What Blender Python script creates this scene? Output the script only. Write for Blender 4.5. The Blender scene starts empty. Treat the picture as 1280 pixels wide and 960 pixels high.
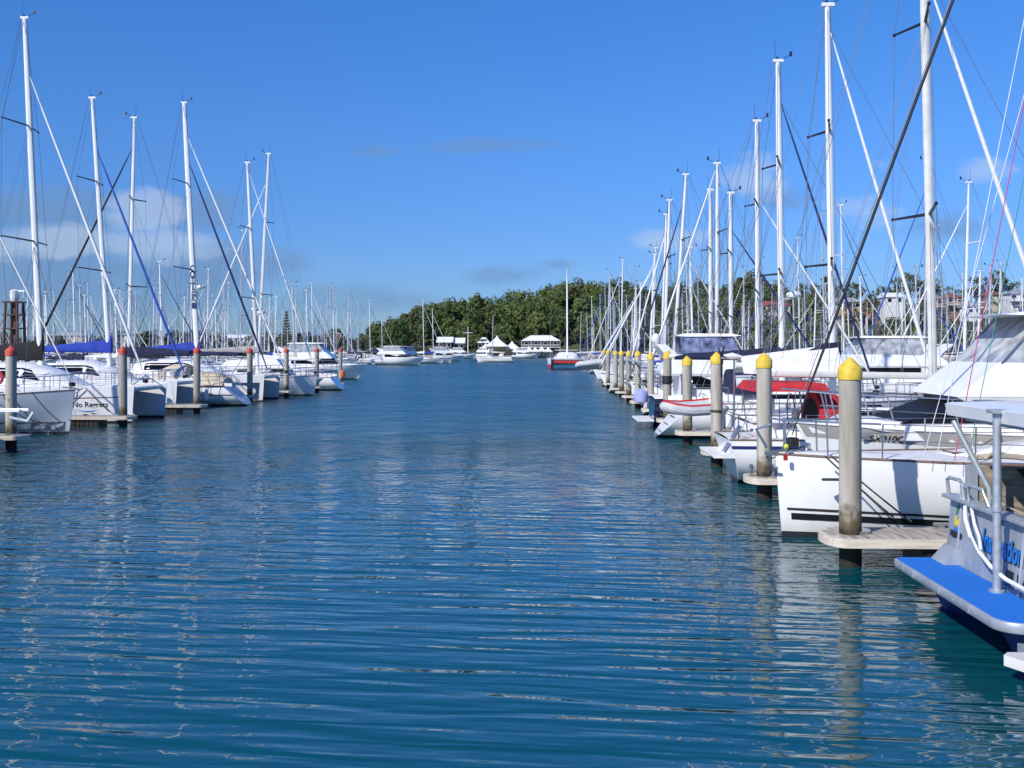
import bpy, math, random
import numpy as np
from mathutils import Vector, Matrix
R = math.radians
PI = math.pi
rnd = random.Random(11)
SC = bpy.context.scene
COL = SC.collection

# ------------------------------------------------------------------ camera numbers
H, F, YAW, HOR = 3.4, 1300.0, R(2.2), 437.0
def W(px, Y):                       # world X of a ray through column px at world depth Y
    return Y * math.tan(math.atan((px - 640) / F) - YAW)
def ZP(y, X, Y):                    # world height seen on row y at ground point X, Y
    zc = -X * math.sin(YAW) + Y * math.cos(YAW)
    return H + (HOR - y) / F * zc

# ------------------------------------------------------------------ materials
MATS = {}
def nd(nt, t, **kw):
    n = nt.nodes.new(t)
    for k, v in kw.items():
        setattr(n, k, v)
    return n
def mat(name, col, rough=.5, metal=0., var=.10, scale=2.5, bump=0., coat=0., stretch=(1, 1, 1), spec=.5, col2=None, alpha=1., trans=0., boot=None, bootz=.11):
    if name in MATS:
        return MATS[name]
    m = bpy.data.materials.new(name); m.use_nodes = True
    nt = m.node_tree; b = nt.nodes['Principled BSDF']; L = nt.links.new
    tc = nd(nt, 'ShaderNodeTexCoord'); mp = nd(nt, 'ShaderNodeMapping'); mp.inputs['Scale'].default_value = stretch
    L(tc.outputs['Object'], mp.inputs['Vector'])
    nz = nd(nt, 'ShaderNodeTexNoise'); nz.inputs['Scale'].default_value = scale; nz.inputs['Detail'].default_value = 5
    L(mp.outputs[0], nz.inputs['Vector'])
    rp = nd(nt, 'ShaderNodeValToRGB')
    c2 = col2 or tuple(min(1, c * (1 + var)) for c in col)
    c1 = tuple(c * (1 - var * 1.6) for c in col)
    rp.color_ramp.elements[0].position = .3; rp.color_ramp.elements[0].color = (*c1, 1)
    rp.color_ramp.elements[1].position = .7; rp.color_ramp.elements[1].color = (*c2, 1)
    L(nz.outputs['Fac'], rp.inputs[0]); L(rp.outputs[0], b.inputs['Base Color'])
    if boot:
        sx = nd(nt, 'ShaderNodeSeparateXYZ'); L(tc.outputs['Object'], sx.inputs[0])
        zz = nd(nt, 'ShaderNodeMath', operation='MULTIPLY_ADD'); L(nz.outputs['Fac'], zz.inputs[0]); zz.inputs[1].default_value = .05; L(sx.outputs[2], zz.inputs[2])
        gr = nd(nt, 'ShaderNodeValToRGB'); e = gr.color_ramp.elements; e[0].position = bootz; e[0].color = (.60, .54, .42, 1); e[1].position = bootz + .32; e[1].color = (1, 1, 1, 1); L(zz.outputs[0], gr.inputs[0])
        m1 = nd(nt, 'ShaderNodeMix', data_type='RGBA', blend_type='MULTIPLY'); m1.inputs['Factor'].default_value = .55; L(rp.outputs[0], m1.inputs['A']); L(gr.outputs[0], m1.inputs['B'])
        lt = nd(nt, 'ShaderNodeMath', operation='LESS_THAN'); L(sx.outputs[2], lt.inputs[0]); lt.inputs[1].default_value = bootz
        m2 = nd(nt, 'ShaderNodeMix', data_type='RGBA'); L(lt.outputs[0], m2.inputs['Factor']); L(m1.outputs['Result'], m2.inputs['A']); m2.inputs['B'].default_value = (*boot, 1); L(m2.outputs['Result'], b.inputs['Base Color'])
    b.inputs['Roughness'].default_value = rough; b.inputs['Metallic'].default_value = metal
    b.inputs['Coat Weight'].default_value = coat; b.inputs['Coat Roughness'].default_value = .08
    b.inputs['Specular IOR Level'].default_value = spec
    b.inputs['Alpha'].default_value = alpha; b.inputs['Transmission Weight'].default_value = trans
    if bump:
        bp = nd(nt, 'ShaderNodeBump'); bp.inputs['Strength'].default_value = bump; bp.inputs['Distance'].default_value = .05
        L(nz.outputs['Fac'], bp.inputs['Height']); L(bp.outputs[0], b.inputs['Normal'])
    MATS[name] = m
    return m

GEL = mat('white_gelcoat', (.84, .835, .82), .28, var=.04, scale=1.3, coat=.3, stretch=(1.5, 1.5, .35), boot=(.03, .03, .035))
REDLOW = mat('red_and_white_hull', (.80, .80, .79), .3, var=.04, boot=(.62, .025, .015), bootz=.85)
GELW = mat('warm_gelcoat', (.74, .72, .67), .35, var=.05, scale=1.2, coat=.2)
DECK = mat('nonskid_deck', (.70, .70, .69), .65, var=.06, scale=5)
GREYH = mat('pale_grey_hull', (.52, .56, .60), .3, var=.06, scale=1., coat=.3, stretch=(1.5, 1.5, .4), boot=(.03, .035, .05))
NAVYH = mat('navy_hull', (.012, .018, .05), .15, var=.1, coat=.6, boot=(.10, .02, .02))
REDH = mat('red_hull', (.62, .03, .02), .3, var=.1, coat=.3)
ANTI = mat('dark_antifoul', (.03, .03, .035), .8, var=.3)
ANTIB = mat('blue_antifoul', (.015, .04, .20), .7, var=.3)
BROWN = mat('brown_stripe', (.05, .028, .025), .4)
TEAK = mat('teak', (.20, .13, .10), .6, var=.25, scale=14, stretch=(.15, 3, 3))
BLKSTRIPE = mat('black_stripe', (.012, .012, .014), .4)
BLUESTR = mat('blue_stripe', (.015, .05, .25), .4)
GREYBAND = mat('taupe_band', (.36, .34, .31), .4, var=.08)
GLASS = mat('dark_window', (.006, .007, .009), .08, var=.3, spec=.28)
BLUEGL = mat('blue_clear_screen', (.14, .17, .40), .2, var=.5, scale=4, col2=(.30, .34, .55))
CLEAR = mat('clear_vinyl', (.42, .44, .47), .12, var=.35, scale=3, col2=(.62, .64, .66))
MAST = mat('mast_paint', (.78, .78, .77), .3, var=.04, scale=.8, coat=.2)
ALU = mat('mast_alloy', (.58, .60, .62), .35, metal=.35, var=.06)
STEEL = mat('stainless_rail', (.55, .55, .56), .25, metal=.9, var=.1)
PIPE = mat('galvanised_pipe', (.48, .52, .55), .45, metal=.5, var=.12, scale=9)
SHEET = mat('grey_aluminium', (.36, .40, .45), .42, metal=.25, var=.16, scale=3.2, stretch=(1, 1, .5))
WIRE = mat('rigging_wire', (.22, .23, .25), .4, metal=.5)
WIREL = mat('pale_rope', (.62, .64, .66), .6)
ROPE = mat('dark_rope', (.05, .045, .04), .8)
ROPET = mat('tan_rope', (.42, .36, .26), .8)
MAG = mat('magenta_rope', (.50, .04, .14), .7)
GRN = mat('green_rope', (.03, .24, .17), .7)
BLKM = mat('black_fitting', (.015, .015, .017), .5)
def fab(name, col): return mat(name, col, .85, var=.12 if col[1] > .5 else .22, scale=3.2, bump=.2 if col[1] > .5 else .6, stretch=(.6, 1, 2))
FBLUE = fab('royal_blue_canvas', (.012, .045, .36)); FNAVY = fab('navy_canvas', (.010, .014, .05)); FWHITE = fab('white_canvas', (.74, .74, .72))
FGREY = fab('grey_canvas', (.33, .33, .32)); FBLACK = fab('black_canvas', (.008, .008, .01)); FRED = fab('red_canvas', (.46, .02, .03)); FTAN = fab('tan_canvas', (.60, .52, .40))
SLWHITE = mat('furled_white_sail', (.78, .78, .76), .7, var=.06, scale=4, stretch=(1, 1, 6)); SLBLUE = mat('furled_blue_sail', (.02, .09, .42), .7, scale=4); SLNAVY = mat('furled_navy_sail', (.012, .018, .10), .7); SLBLACK = mat('furled_black_sail', (.012, .012, .016), .7)
YEL = mat('yellow_cap', (.76, .50, .015), .5, var=.16, scale=7, col2=(.80, .58, .08)); REDC = mat('red_cap', (.60, .065, .03), .55, var=.18, scale=7, col2=(.66, .11, .06))
WOODP = mat('weathered_plywood', (.30, .25, .19), .8, var=.35, scale=3, stretch=(1, 1, 5), bump=.2)
BLUEMAT = mat('blue_deck_mat', (.002, .155, .60), .9, var=.12, scale=60, bump=.4)
TIMBER = mat('cream_waler', (.62, .55, .45), .7, var=.14, scale=6, stretch=(.3, 3, 3))
PLANK = mat('pontoon_deck', (.38, .34, .29), .85, var=.35, scale=6, stretch=(2.2, .25, 1), bump=.3)
FLOATM = mat('black_float', (.014, .014, .015), .6, var=.4, scale=5, bump=.5)
RUST = mat('rusty_brown', (.10, .045, .03), .7, var=.4)
ORANGE = mat('orange_buoy', (.70, .14, .02), .5); FENDW = mat('white_fender', (.75, .75, .73), .5); RIBG = mat('grey_inflatable', (.50, .51, .52), .55, var=.1); RIBRED = mat('red_trim', (.55, .02, .02), .5); LILAC = mat('lilac_plastic', (.36, .40, .70), .5)
INK = mat('black_lettering', (.012, .012, .015), .5); INKB = mat('blue_lettering', (.012, .19, .62), .45); INKN = mat('navy_lettering', (.01, .02, .13), .5); GOLD = mat('golden_emblem', (.75, .42, .03), .5); EMG = mat('green_emblem', (.02, .26, .09), .5); EMY = mat('yellow_emblem', (.80, .62, .02), .5)

def pile_material():
    m = bpy.data.materials.new('pile_concrete'); m.use_nodes = True
    nt = m.node_tree; b = nt.nodes['Principled BSDF']; L = nt.links.new
    tc = nd(nt, 'ShaderNodeTexCoord')
    mp = nd(nt, 'ShaderNodeMapping'); mp.inputs['Scale'].default_value = (7, 7, .7); L(tc.outputs['Object'], mp.inputs[0])
    n1 = nd(nt, 'ShaderNodeTexNoise'); n1.inputs['Scale'].default_value = 1; n1.inputs['Detail'].default_value = 6; L(mp.outputs[0], n1.inputs[0])
    r1 = nd(nt, 'ShaderNodeValToRGB'); e = r1.color_ramp.elements
    e[0].position = .3; e[0].color = (.27, .245, .19, 1); e[1].position = .68; e[1].color = (.47, .44, .38, 1); L(n1.outputs[0], r1.inputs[0])
    sx = nd(nt, 'ShaderNodeSeparateXYZ'); L(tc.outputs['Object'], sx.inputs[0])
    n2 = nd(nt, 'ShaderNodeTexNoise'); n2.inputs['Scale'].default_value = 6; n2.inputs['Detail'].default_value = 4; L(tc.outputs['Object'], n2.inputs[0])
    ad = nd(nt, 'ShaderNodeMath', operation='MULTIPLY_ADD'); L(n2.outputs[0], ad.inputs[0]); ad.inputs[1].default_value = -.7; L(sx.outputs[2], ad.inputs[2])
    r2 = nd(nt, 'ShaderNodeValToRGB'); e = r2.color_ramp.elements
    e[0].position = .1; e[0].color = (.05, .045, .03, 1); e[1].position = .62; e[1].color = (1, 1, 1, 1)
    k = r2.color_ramp.elements.new(.40); k.color = (.34, .29, .20, 1)
    L(ad.outputs[0], r2.inputs[0])
    mx = nd(nt, 'ShaderNodeMix', data_type='RGBA', blend_type='MULTIPLY'); mx.inputs['Factor'].default_value = 1
    L(r1.outputs[0], mx.inputs['A']); L(r2.outputs[0], mx.inputs['B']); L(mx.outputs['Result'], b.inputs['Base Color'])
    b.inputs['Roughness'].default_value = .85
    oi = nd(nt, 'ShaderNodeObjectInfo'); vr = nd(nt, 'ShaderNodeMapRange'); vr.inputs['To Min'].default_value = .78; vr.inputs['To Max'].default_value = 1.12; L(oi.outputs['Random'], vr.inputs['Value']); m3 = nd(nt, 'ShaderNodeMix', data_type='RGBA', blend_type='MULTIPLY'); m3.inputs['Factor'].default_value = 1; L(mx.outputs['Result'], m3.inputs['A']); L(vr.outputs[0], m3.inputs['B']); L(m3.outputs['Result'], b.inputs['Base Color'])
    bp = nd(nt, 'ShaderNodeBump'); bp.inputs['Strength'].default_value = .3; bp.inputs['Distance'].default_value = .02; L(n2.outputs[0], bp.inputs['Height']); L(bp.outputs[0], b.inputs['Normal'])
    return m
PILEM = pile_material()

# ------------------------------------------------------------------ mesh builder
class MB:
    def __init__(s): s.v = []; s.f = []; s.m = []
    def add(s, vs, fs, mi=0):
        o = len(s.v); s.v.extend([tuple(p) for p in vs]); s.f.extend([tuple(i + o for i in f) for f in fs]); s.m.extend([mi] * len(fs)); return s
    def box(s, x0, x1, y0, y1, z0, z1, mi=0, ch=0.):
        if ch:
            return s.prism([(x0 + ch, z0), (x1 - ch, z0), (x1, z0 + ch), (x1, z1 - ch), (x1 - ch, z1), (x0 + ch, z1), (x0, z1 - ch), (x0, z0 + ch)], y0, y1, mi)
        v = [(x, y, z) for z in (z0, z1) for y in (y0, y1) for x in (x0, x1)]
        return s.add(v, [(0, 2, 3, 1), (4, 5, 7, 6), (0, 1, 5, 4), (2, 6, 7, 3), (0, 4, 6, 2), (1, 3, 7, 5)], mi)
    def prism(s, prof, y0, y1, mi=0):                 # (x, z) outline pushed along y
        n = len(prof); v = [(x, y0, z) for x, z in prof] + [(x, y1, z) for x, z in prof]
        f = [tuple(range(n)), tuple(range(2 * n - 1, n - 1, -1))] + [(i, i + n, (i + 1) % n + n, (i + 1) % n) for i in range(n)]
        return s.add(v, f, mi)
    def wprism(s, prof, mi=0, yc=0):                    # (x, z, half width)
        n = len(prof); v = [(x, yc - w, z) for x, z, w in prof] + [(x, yc + w, z) for x, z, w in prof]
        f = [tuple(range(n)), tuple(range(2 * n - 1, n - 1, -1))] + [(i, i + n, (i + 1) % n + n, (i + 1) % n) for i in range(n)]
        return s.add(v, f, mi)
    def vprism(s, prof, z0, z1, mi=0):                 # (x, y) outline pushed up
        n = len(prof); v = [(x, y, z0) for x, y in prof] + [(x, y, z1) for x, y in prof]
        f = [tuple(range(n - 1, -1, -1)), tuple(range(n, 2 * n))] + [(i, (i + 1) % n, (i + 1) % n + n, i + n) for i in range(n)]
        return s.add(v, f, mi)
    def grid(s, rows, mi=0, closed=False):
        nr, nc = len(rows), len(rows[0]); v = [p for r in rows for p in r]; f = []
        for i in range(nr - 1):
            for j in range(nc if closed else nc - 1):
                k = (j + 1) % nc
                f.append((i * nc + j, i * nc + k, (i + 1) * nc + k, (i + 1) * nc + j))
        return s.add(v, f, mi)
    def path(s, pts, rad, n=8, mi=0, sy=1.):              # tube through points; rad is a number or list
        pts = [Vector(p) for p in pts]
        if not hasattr(rad, '__len__'): rad = [rad] * len(pts)
        rows = []
        for i, p in enumerate(pts):
            t = (pts[min(i + 1, len(pts) - 1)] - pts[max(i - 1, 0)]).normalized()
            ref = Vector((0, 1, 0)) if abs(t.y) < .9 else Vector((1, 0, 0))
            a = t.cross(ref).normalized(); b = t.cross(a).normalized()
            rows.append([p + (a * math.cos(2 * PI * k / n) + b * math.sin(2 * PI * k / n) * sy) * rad[i] for k in range(n)])
        s.grid(rows, mi, True); o = len(s.v) - n * len(pts)
        s.f.append(tuple(range(o, o + n))); s.m.append(mi); s.f.append(tuple(range(len(s.v) - 1, len(s.v) - n - 1, -1))); s.m.append(mi)
        return s
    def wire(s, a, b, r=.008, mi=0, n=4): return s.path([a, b], r, n, mi)
    def sag(s, a, b, d, r=.012, n=5, k=8, mi=0):
        a, b = Vector(a), Vector(b)
        return s.path([a.lerp(b, i / k) - Vector((0, 0, d * 4 * (i / k) * (1 - i / k))) for i in range(k + 1)], r, n, mi)
    def lathe(s, prof, c=(0, 0, 0), n=20, mi=0, sq=False):
        rows = []
        for r, z in prof:
            rows.append([(c[0] + r * math.cos(2 * PI * (k + .5 * sq) / n), c[1] + r * math.sin(2 * PI * (k + .5 * sq) / n), c[2] + z) for k in range(n)])
        s.grid(rows, mi, True); o = len(s.v) - n * len(prof)
        s.f.append(tuple(range(o, o + n))); s.m.append(mi); s.f.append(tuple(range(len(s.v) - n, len(s.v)))); s.m.append(mi)
        return s
    def ball(s, c, rx, ry=None, rz=None, n=10, mi=0):
        ry = ry or rx; rz = rz or rx; rows = []
        for i in range(n + 1):
            a = -PI / 2 + PI * i / n; cr = max(math.cos(a), .02)
            rows.append([(c[0] + rx * cr * math.cos(2 * PI * k / (n + 2)), c[1] + ry * cr * math.sin(2 * PI * k / (n + 2)), c[2] + rz * math.sin(a)) for k in range(n + 2)])
        return s.grid(rows, mi, True)
    def xf(s, M):
        s.v = [tuple(M @ Vector(p)) for p in s.v]; return s
    def build(s, name, m, parent=None, ang=35, smooth=True):
        me = bpy.data.meshes.new(name); me.from_pydata(s.v, [], s.f); me.update()
        for q in (m if isinstance(m, (list, tuple)) else [m]): me.materials.append(q)
        if any(s.m): me.polygons.foreach_set('material_index', s.m)
        if smooth:
            me.polygons.foreach_set('use_smooth', [True] * len(me.polygons)); me.set_sharp_from_angle(angle=R(ang))
        o = bpy.data.objects.new(name, me); COL.objects.link(o)
        if parent is not None: o.parent = parent
        return o
def fixn(o):                                              # outward normals
    import bmesh
    b = bmesh.new(); b.from_mesh(o.data); bmesh.ops.recalc_face_normals(b, faces=b.faces); b.to_mesh(o.data); b.free(); return o
def tag(o, label, cat, group=None):
    o['label'] = label; o['category'] = cat
    if group: o['group'] = group
    return o
def thing(name, label, cat, loc=(0, 0, 0), rz=0., group=None):
    o = bpy.data.objects.new(name, None); COL.objects.link(o); o.empty_display_size = .3
    o.location = loc; o.rotation_euler = (0, 0, rz); return tag(o, label, cat, group)
def struct(o): o['kind'] = 'structure'; return o
def dup(root, loc, rz, label=None, group=None, ms=None, sc=1.):
    r = root.copy(); COL.objects.link(r); r.location = loc; r.rotation_euler = (0, 0, rz); r.scale = (sc, sc, sc)
    if label: r['label'] = label
    if group: r['group'] = group
    for ch in root.children:
        c = ch.copy(); COL.objects.link(c); c.parent = r
        if ms and ch.name.split('.')[0] in ('mast', 'rigging', 'furled_headsail'): c.scale = (1, 1, ms)
        for g in ch.children:
            d = g.copy(); COL.objects.link(d); d.parent = c
    return r
def text2d(body, size, bold=0., shear=0., align='LEFT'):
    cu = bpy.data.curves.new('t', 'FONT'); cu.body = body; cu.size = size; cu.offset = bold; cu.shear = shear; cu.align_x = align; cu.resolution_u = 3
    o = bpy.data.objects.new('t', cu); COL.objects.link(o); bpy.context.view_layer.update()
    me = o.evaluated_get(bpy.context.evaluated_depsgraph_get()).to_mesh()
    v = [(p.co.x, p.co.y) for p in me.vertices]; f = [tuple(p.vertices) for p in me.polygons]
    o.to_mesh_clear(); bpy.data.objects.remove(o); bpy.data.curves.remove(cu)
    return v, f

# ------------------------------------------------------------------ hull and shells
def lerp(a, b, t): return a + (b - a) * t
class Hull:
    def __init__(s, L, B, fb, fm, fs, rake=.5, tr=.3, tw=.8, p=2.2, draft=.45, nm=3.4, nb=1.7, y0=0.):
        s.__dict__.update(locals())
    def sheer(s, t): return lerp(s.fs, s.fm, t / .4) if t < .4 else s.fm + (s.fb - s.fm) * ((t - .4) / .6) ** 1.6
    def half(s, t):
        t = max(0., min(1., t))
        if t < .4: return s.B / 2 * (s.tw + (1 - s.tw) * math.sin(PI / 2 * t / .4))
        return s.B / 2 * (1 - ((t - .4) / .6) ** s.p) + .025 * ((t - .4) / .6)
    def keel(s, t): return -s.draft * (.35 + .65 * t / .4) if t < .4 else -s.draft * (1 - .7 * ((t - .4) / .6) ** 3)
    def pt(s, t, v, side=1, off=0.):
        zs, zk = s.sheer(t), s.keel(t); z = zk + (zs - zk) * v
        n = lerp(s.nm, s.nb, max(0, (t - .3) / .7) ** 1.3); y = s.half(t) * (1 - (1 - v) ** n) + off
        h = max(0, min(1, z / zs)); xs = s.tr * h; xb = s.L - s.rake * (1 - h)
        return (xs + (xb - xs) * t, s.y0 + side * y, z)
    def tv(s, x, z):
        t = max(0, min(1, x / s.L)); v = .8
        for _ in range(8):
            zs, zk = s.sheer(t), s.keel(t); v = max(0, min(1, (z - zk) / (zs - zk)))
            h = max(0, min(1, z / zs)); xs = s.tr * h; xb = s.L - s.rake * (1 - h)
            t = max(0, min(1, (x - xs) / (xb - xs)))
        return t, v
    def y_at(s, x, z):
        t, v = s.tv(x, z); return abs(s.pt(t, v)[1] - s.y0)
    def mesh(s, NT=22, NV=11):
        m = MB()
        ts = [(1 - (1 - i / NT) ** 1.25) for i in range(NT + 1)]
        for side in (1, -1):
            m.grid([[s.pt(t, j / NV, side) for j in range(NV + 1)] for t in ts])
        ring = [s.pt(0, j / NV, 1) for j in range(NV + 1)] + [s.pt(0, j / NV, -1) for j in range(NV, 0, -1)]
        m.add(ring, [tuple(range(len(ring)))])
        bow = [[s.pt(1, j / NV, 1) for j in range(NV + 1)], [s.pt(1, j / NV, -1) for j in range(NV + 1)]]; m.grid(bow)
        return m
    def faces_below(s, m, z, idx):
        m.m = [idx if all(m.v[i][2] < z + .02 for i in f) else q for f, q in zip(m.f, m.m)]
    def build(s, parent, hm, anti=ANTI, z=.10):
        m = s.mesh(); o = m.build('hull', hm, parent, 50); fixn(o)
        return o
    def strip(s, z0, z1, t0=0., t1=1., off=.005, sheer=False, n=20, sides=(1, -1), m=None):
        m = m or MB()
        for side in sides:
            rows = []
            for i in range(n + 1):
                t = lerp(t0, t1, i / n); zs, zk = s.sheer(t), s.keel(t); r = []
                for z in (z0, z1):
                    zz = zs + z if sheer else z
                    r.append(s.pt(t, max(0, min(1, (zz - zk) / (zs - zk))), side, off))
                rows.append(r)
            m.grid(rows)
        return m
    def deck(s, parent, m=DECK, n=16, drop=0.):
        b = MB(); rows = []
        for i in range(n + 1):
            t = i / n; p = s.pt(t, 1, 1); w = s.half(t) - .01
            rows.append([(p[0], s.y0 + w * k, p[2] - drop + .06 * (1 - k * k)) for k in (-1, -.5, 0, .5, 1)])
        b.grid(rows); return b.build('deck', m, parent)
    def rail(s, parent, m=TEAK, r=.03, t0=0., t1=1., nm='toe_rail', dz=.01):
        b = MB()
        for side in (1, -1): b.path([tuple(Vector(s.pt(lerp(t0, t1, i / 18), 1, side)) + Vector((0, 0, dz))) for i in range(19)], r, 6)
        return b.build(nm, m, parent)
    def letters(s, parent, body, x, z, size, side, d, m, bold=.0, shear=0., name='lettering', off=.008):
        v, f = text2d(body, size, bold, shear); b = MB()
        b.add([(x + d * a, s.y0 + side * (s.y_at(x + d * a, z + c) + off), z + c) for a, c in v], f)
        return b.build(name, m, parent, smooth=False)
class Shell:                       # rounded cabin: stations (x, base z, half width, height)
    def __init__(s, st, n=3.5, th=.15): s.st = st; s.n = n; s.th = th
    def at(s, x):
        st = s.st
        for a, b in zip(st, st[1:]):
            if x <= b[0] or b is st[-1]:
                k = max(0, min(1, (x - a[0]) / (b[0] - a[0]))); return tuple(lerp(a[i], b[i], k) for i in (1, 2, 3))
    def pt(s, x, th, off=0.):
        z0, w, h = s.at(x); c, q = math.cos(th), math.sin(th)
        y = (abs(c) ** (2 / s.n)) * (1 if c >= 0 else -1); z = max(q, 0) ** (2 / s.n)
        return (x, y * (w + off) * (1 - s.th * z), z0 + z * (h + off))
    def mesh(s, k=14):
        b = MB(); xs = []
        for a, c in zip(s.st, s.st[1:]): xs += [lerp(a[0], c[0], i / 3) for i in range(3)]
        xs.append(s.st[-1][0]); ths = [PI * .5 * (1 - math.cos(PI * i / k)) for i in range(k + 1)]
        rows = [[s.pt(x, t) for t in ths] for x in xs]; b.grid(rows)
        for r in (rows[0], rows[-1]): b.add(r, [tuple(range(len(r)))])
        return b
    def window(s, x0, x1, q0, q1, off=.008, sides=(1, -1), b=None, taper=0.):
        b = b or MB()
        for sd in sides:
            rows = []
            for i in range(9):
                x = lerp(x0, x1, i / 8); r = []
                for q in (q0, lerp(q0, q1, .5), q1):
                    xx = x - taper * (q - q0) / max(1e-6, q1 - q0) * (i / 8)
                    th = math.asin(min(1, q ** (s.n / 2))); r.append(s.pt(xx, th if sd > 0 else PI - th, off))
                rows.append(r)
            b.grid(rows)
        return b

# ------------------------------------------------------------------ rig shared by yachts and catamarans
def make_rig(root, mx, foot, top, rake, bowx, bowz, sternx, sternz, beam, shz, w=.2, mm=MAST, gen=SLWHITE, gtop=.88, gr=.075, spr=2, cover=FBLUE, boom=4.2, boomz=2.4, radar=False, wr=.008, inner=None, detail=True, boomm=None, sp=0., covh=.5, flip=False, gx=None):
    mz = lambda z: mx - rake * (z - foot) / (top - foot)
    b = MB(); zs = [foot - .6, foot, lerp(foot, top, .7), lerp(foot, top, .9), top]
    b.path([(mz(z), 0, z) for z in zs], [w * .56, w * .56, w * .54, w * .44, w * .36], 10, sy=.75)
    b.box(mz(top) - .18, mz(top) + .22, -.06, .06, top - .05, top + .06)
    if detail:
        b.box(mz(foot + 1) - w * .62, mz(foot + 1) + w * .62, -.1, .1, foot - .02, foot + .06)
    mast = b.build('mast', mm, root)
    b = MB(); x = mz(top)                                                    # wind vane and aerial
    b.wire((x + .1, 0, top + .05), (x + .5, 0, top + .22), .012); b.box(x + .46, x + .56, -.01, .01, top + .17, top + .36); b.wire((x - .1, 0, top), (x - .1, 0, top + .75), .008); b.ball((x - .02, 0, top + .12), .05, n=5)
    b.build('wind_vane', BLKM, mast)
    tips = []
    sp_b = MB()
    for i in range(spr):
        z = lerp(foot, top, (i + 1) / (spr + 1) + .02); l = beam * (.46 - .09 * i); tips.append((z, l))
        for sd in (1, -1): sp_b.path([(mz(z), sd * .05, z), (mz(z) - .12 - .18 * l, sd * l, z + .05)], [.045, .03], 6)
        sp_b.ball((mz(z) - .12 - .18 * l, l, z + .05), .05, n=4); sp_b.ball((mz(z) - .12 - .18 * l, -l, z + .05), .05, n=4)
    sp_b.build('spreader', BLKM if w > .185 else mm, mast)
    if radar:
        z = lerp(foot, top, .28); r_ = MB(); sgn = 1
        r_.lathe([(.05, 0), (.28, .02), (.31, .1), (.28, .2), (.1, .26)], (mz(z) + .5, 0, z), 14); r_.box(mz(z), mz(z) + .5, -.06, .06, z - .06, z); r_.build('radar_dome', FENDW, mast)
    g = MB()
    for sd in (1, -1):
        pr = (mx - .12, sd * beam * .48, shz)
        for z, l in tips:
            q = (mz(z) - .12 - .18 * l, sd * l, z + .05); g.wire(pr, q, wr); pr = q
        g.wire(pr, (mz(top - .1), sd * .03, top - .1), wr)
        g.wire((mx + .3, sd * beam * .46, shz), (mz(tips[0][0]), sd * .04, tips[0][0] - .1), wr); g.wire((mx - .6, sd * beam * .46, shz), (mz(tips[0][0]), sd * .04, tips[0][0] - .1), wr)
    split = Vector((sternx + 1.6, 0, sternz + 3.2))
    g.wire((mz(top) - .15, 0, top), split, wr)
    for sd in (1, -1): g.wire(split, (sternx + .25, sd * beam * .3, sternz), wr)
    gz = lerp(foot, top, gtop); gb = Vector((gx if gx is not None else bowx, 0, bowz)); gt = Vector((mz(gz) + w * .5, 0, gz))
    if gtop > .97 or True: g.wire((bowx, 0, bowz - .25), gt + (gt - gb).normalized() * .2, wr)
    if boom:
        g.wire((mx - boom, 0, boomz + .15), (mz(top) - .15, 0, top), wr * .8)
        if detail:
            for k in (.35, .7): g.wire((mx - boom * k, .12, boomz + .3), (mz(tips[-1][0]), .1, tips[-1][0]), wr * .6); g.wire((mx - boom * k, -.12, boomz + .3), (mz(tips[-1][0]), -.1, tips[-1][0]), wr * .6)
    if detail:
        g.wire((mz(top) + .12, .08, top - .1), (mx + .12, .1, foot + .1), wr * .8); g.wire((mz(top) + .12, -.06, top - .1), (mx + .15, -.1, foot + .3), wr * .8)
    g.build('rigging', WIRE, root)
    if gen:
        b = MB(); n = 10; b.path([gb.lerp(gt, i / n) for i in range(n + 1)], [gr * q for q in (.35, .9, 1, 1, .98, .95, .9, .85, .78, .65, .3)], 8)
        o = b.build('furled_headsail', gen, root); b = MB(); b.lathe([(.06, 0), (.13, .02), (.13, .16), (.06, .18)], (gb.x, 0, gb.z - .22), 10); b.build('furler_drum', BLKM, o)
    if inner:
        b = MB(); a = Vector((bowx - 1.2, 0, bowz - .1)); c = Vector((mz(lerp(foot, top, .76)) + w * .5, 0, lerp(foot, top, .76))); n = 8
        b.path([a.lerp(c, i / n) for i in range(n + 1)], [gr * q for q in (.35, .9, 1, 1, .95, .9, .8, .7, .3)], 8); b.build('furled_staysail', inner, root)
    if boom:
        b = MB(); b.path([(mx - .1, 0, boomz), (mx - boom, 0, boomz + .05)], .085, 8, sy=.75); bo = b.build('boom', boomm or mm, root)
        if cover:
            rows = []
            for i in range(15):
                k = i / 14; x = mx + .12 - k * boom * .98; hh = covh * (1 - .72 * k ** .8) * (1 + .06 * math.sin(i * 2.3)); ww = .17 * (1 - .5 * k) + .015 * math.sin(i * 3.1); z0 = boomz - .06 + .05 * k
                if i == 0: hh *= 1.25
                rows.append([(x, ww * math.cos(a) * (1 - .35 * max(0, math.sin(a))), z0 + (hh * math.sin(a) if math.sin(a) > 0 else .08 * math.sin(a))) for a in [2 * PI * j / 12 for j in range(12)]])
            b = MB(); b.grid(rows, 0, True); b.add(rows[0], [tuple(range(12))]); b.add(rows[-1], [tuple(range(12))])
            if sp:      # wide tent-like cover hanging over the boom
                b = MB(); rows = []
                for i in range(11):
                    k = i / 10; x = mx + .1 - k * boom; hh = covh * (1 - .55 * k)
                    rows.append([(x, -sp, boomz - .2 + .02 * math.sin(i * 1.9)), (x, -sp * .6, boomz + hh * .45), (x, -.1, boomz + hh), (x, .1, boomz + hh), (x, sp * .6, boomz + hh * .45), (x, sp, boomz - .2 + .02 * math.sin(i * 2.4))])
                b.grid(rows)
            fixn(b.build('sail_cover', cover, bo))
    return mast

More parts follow.
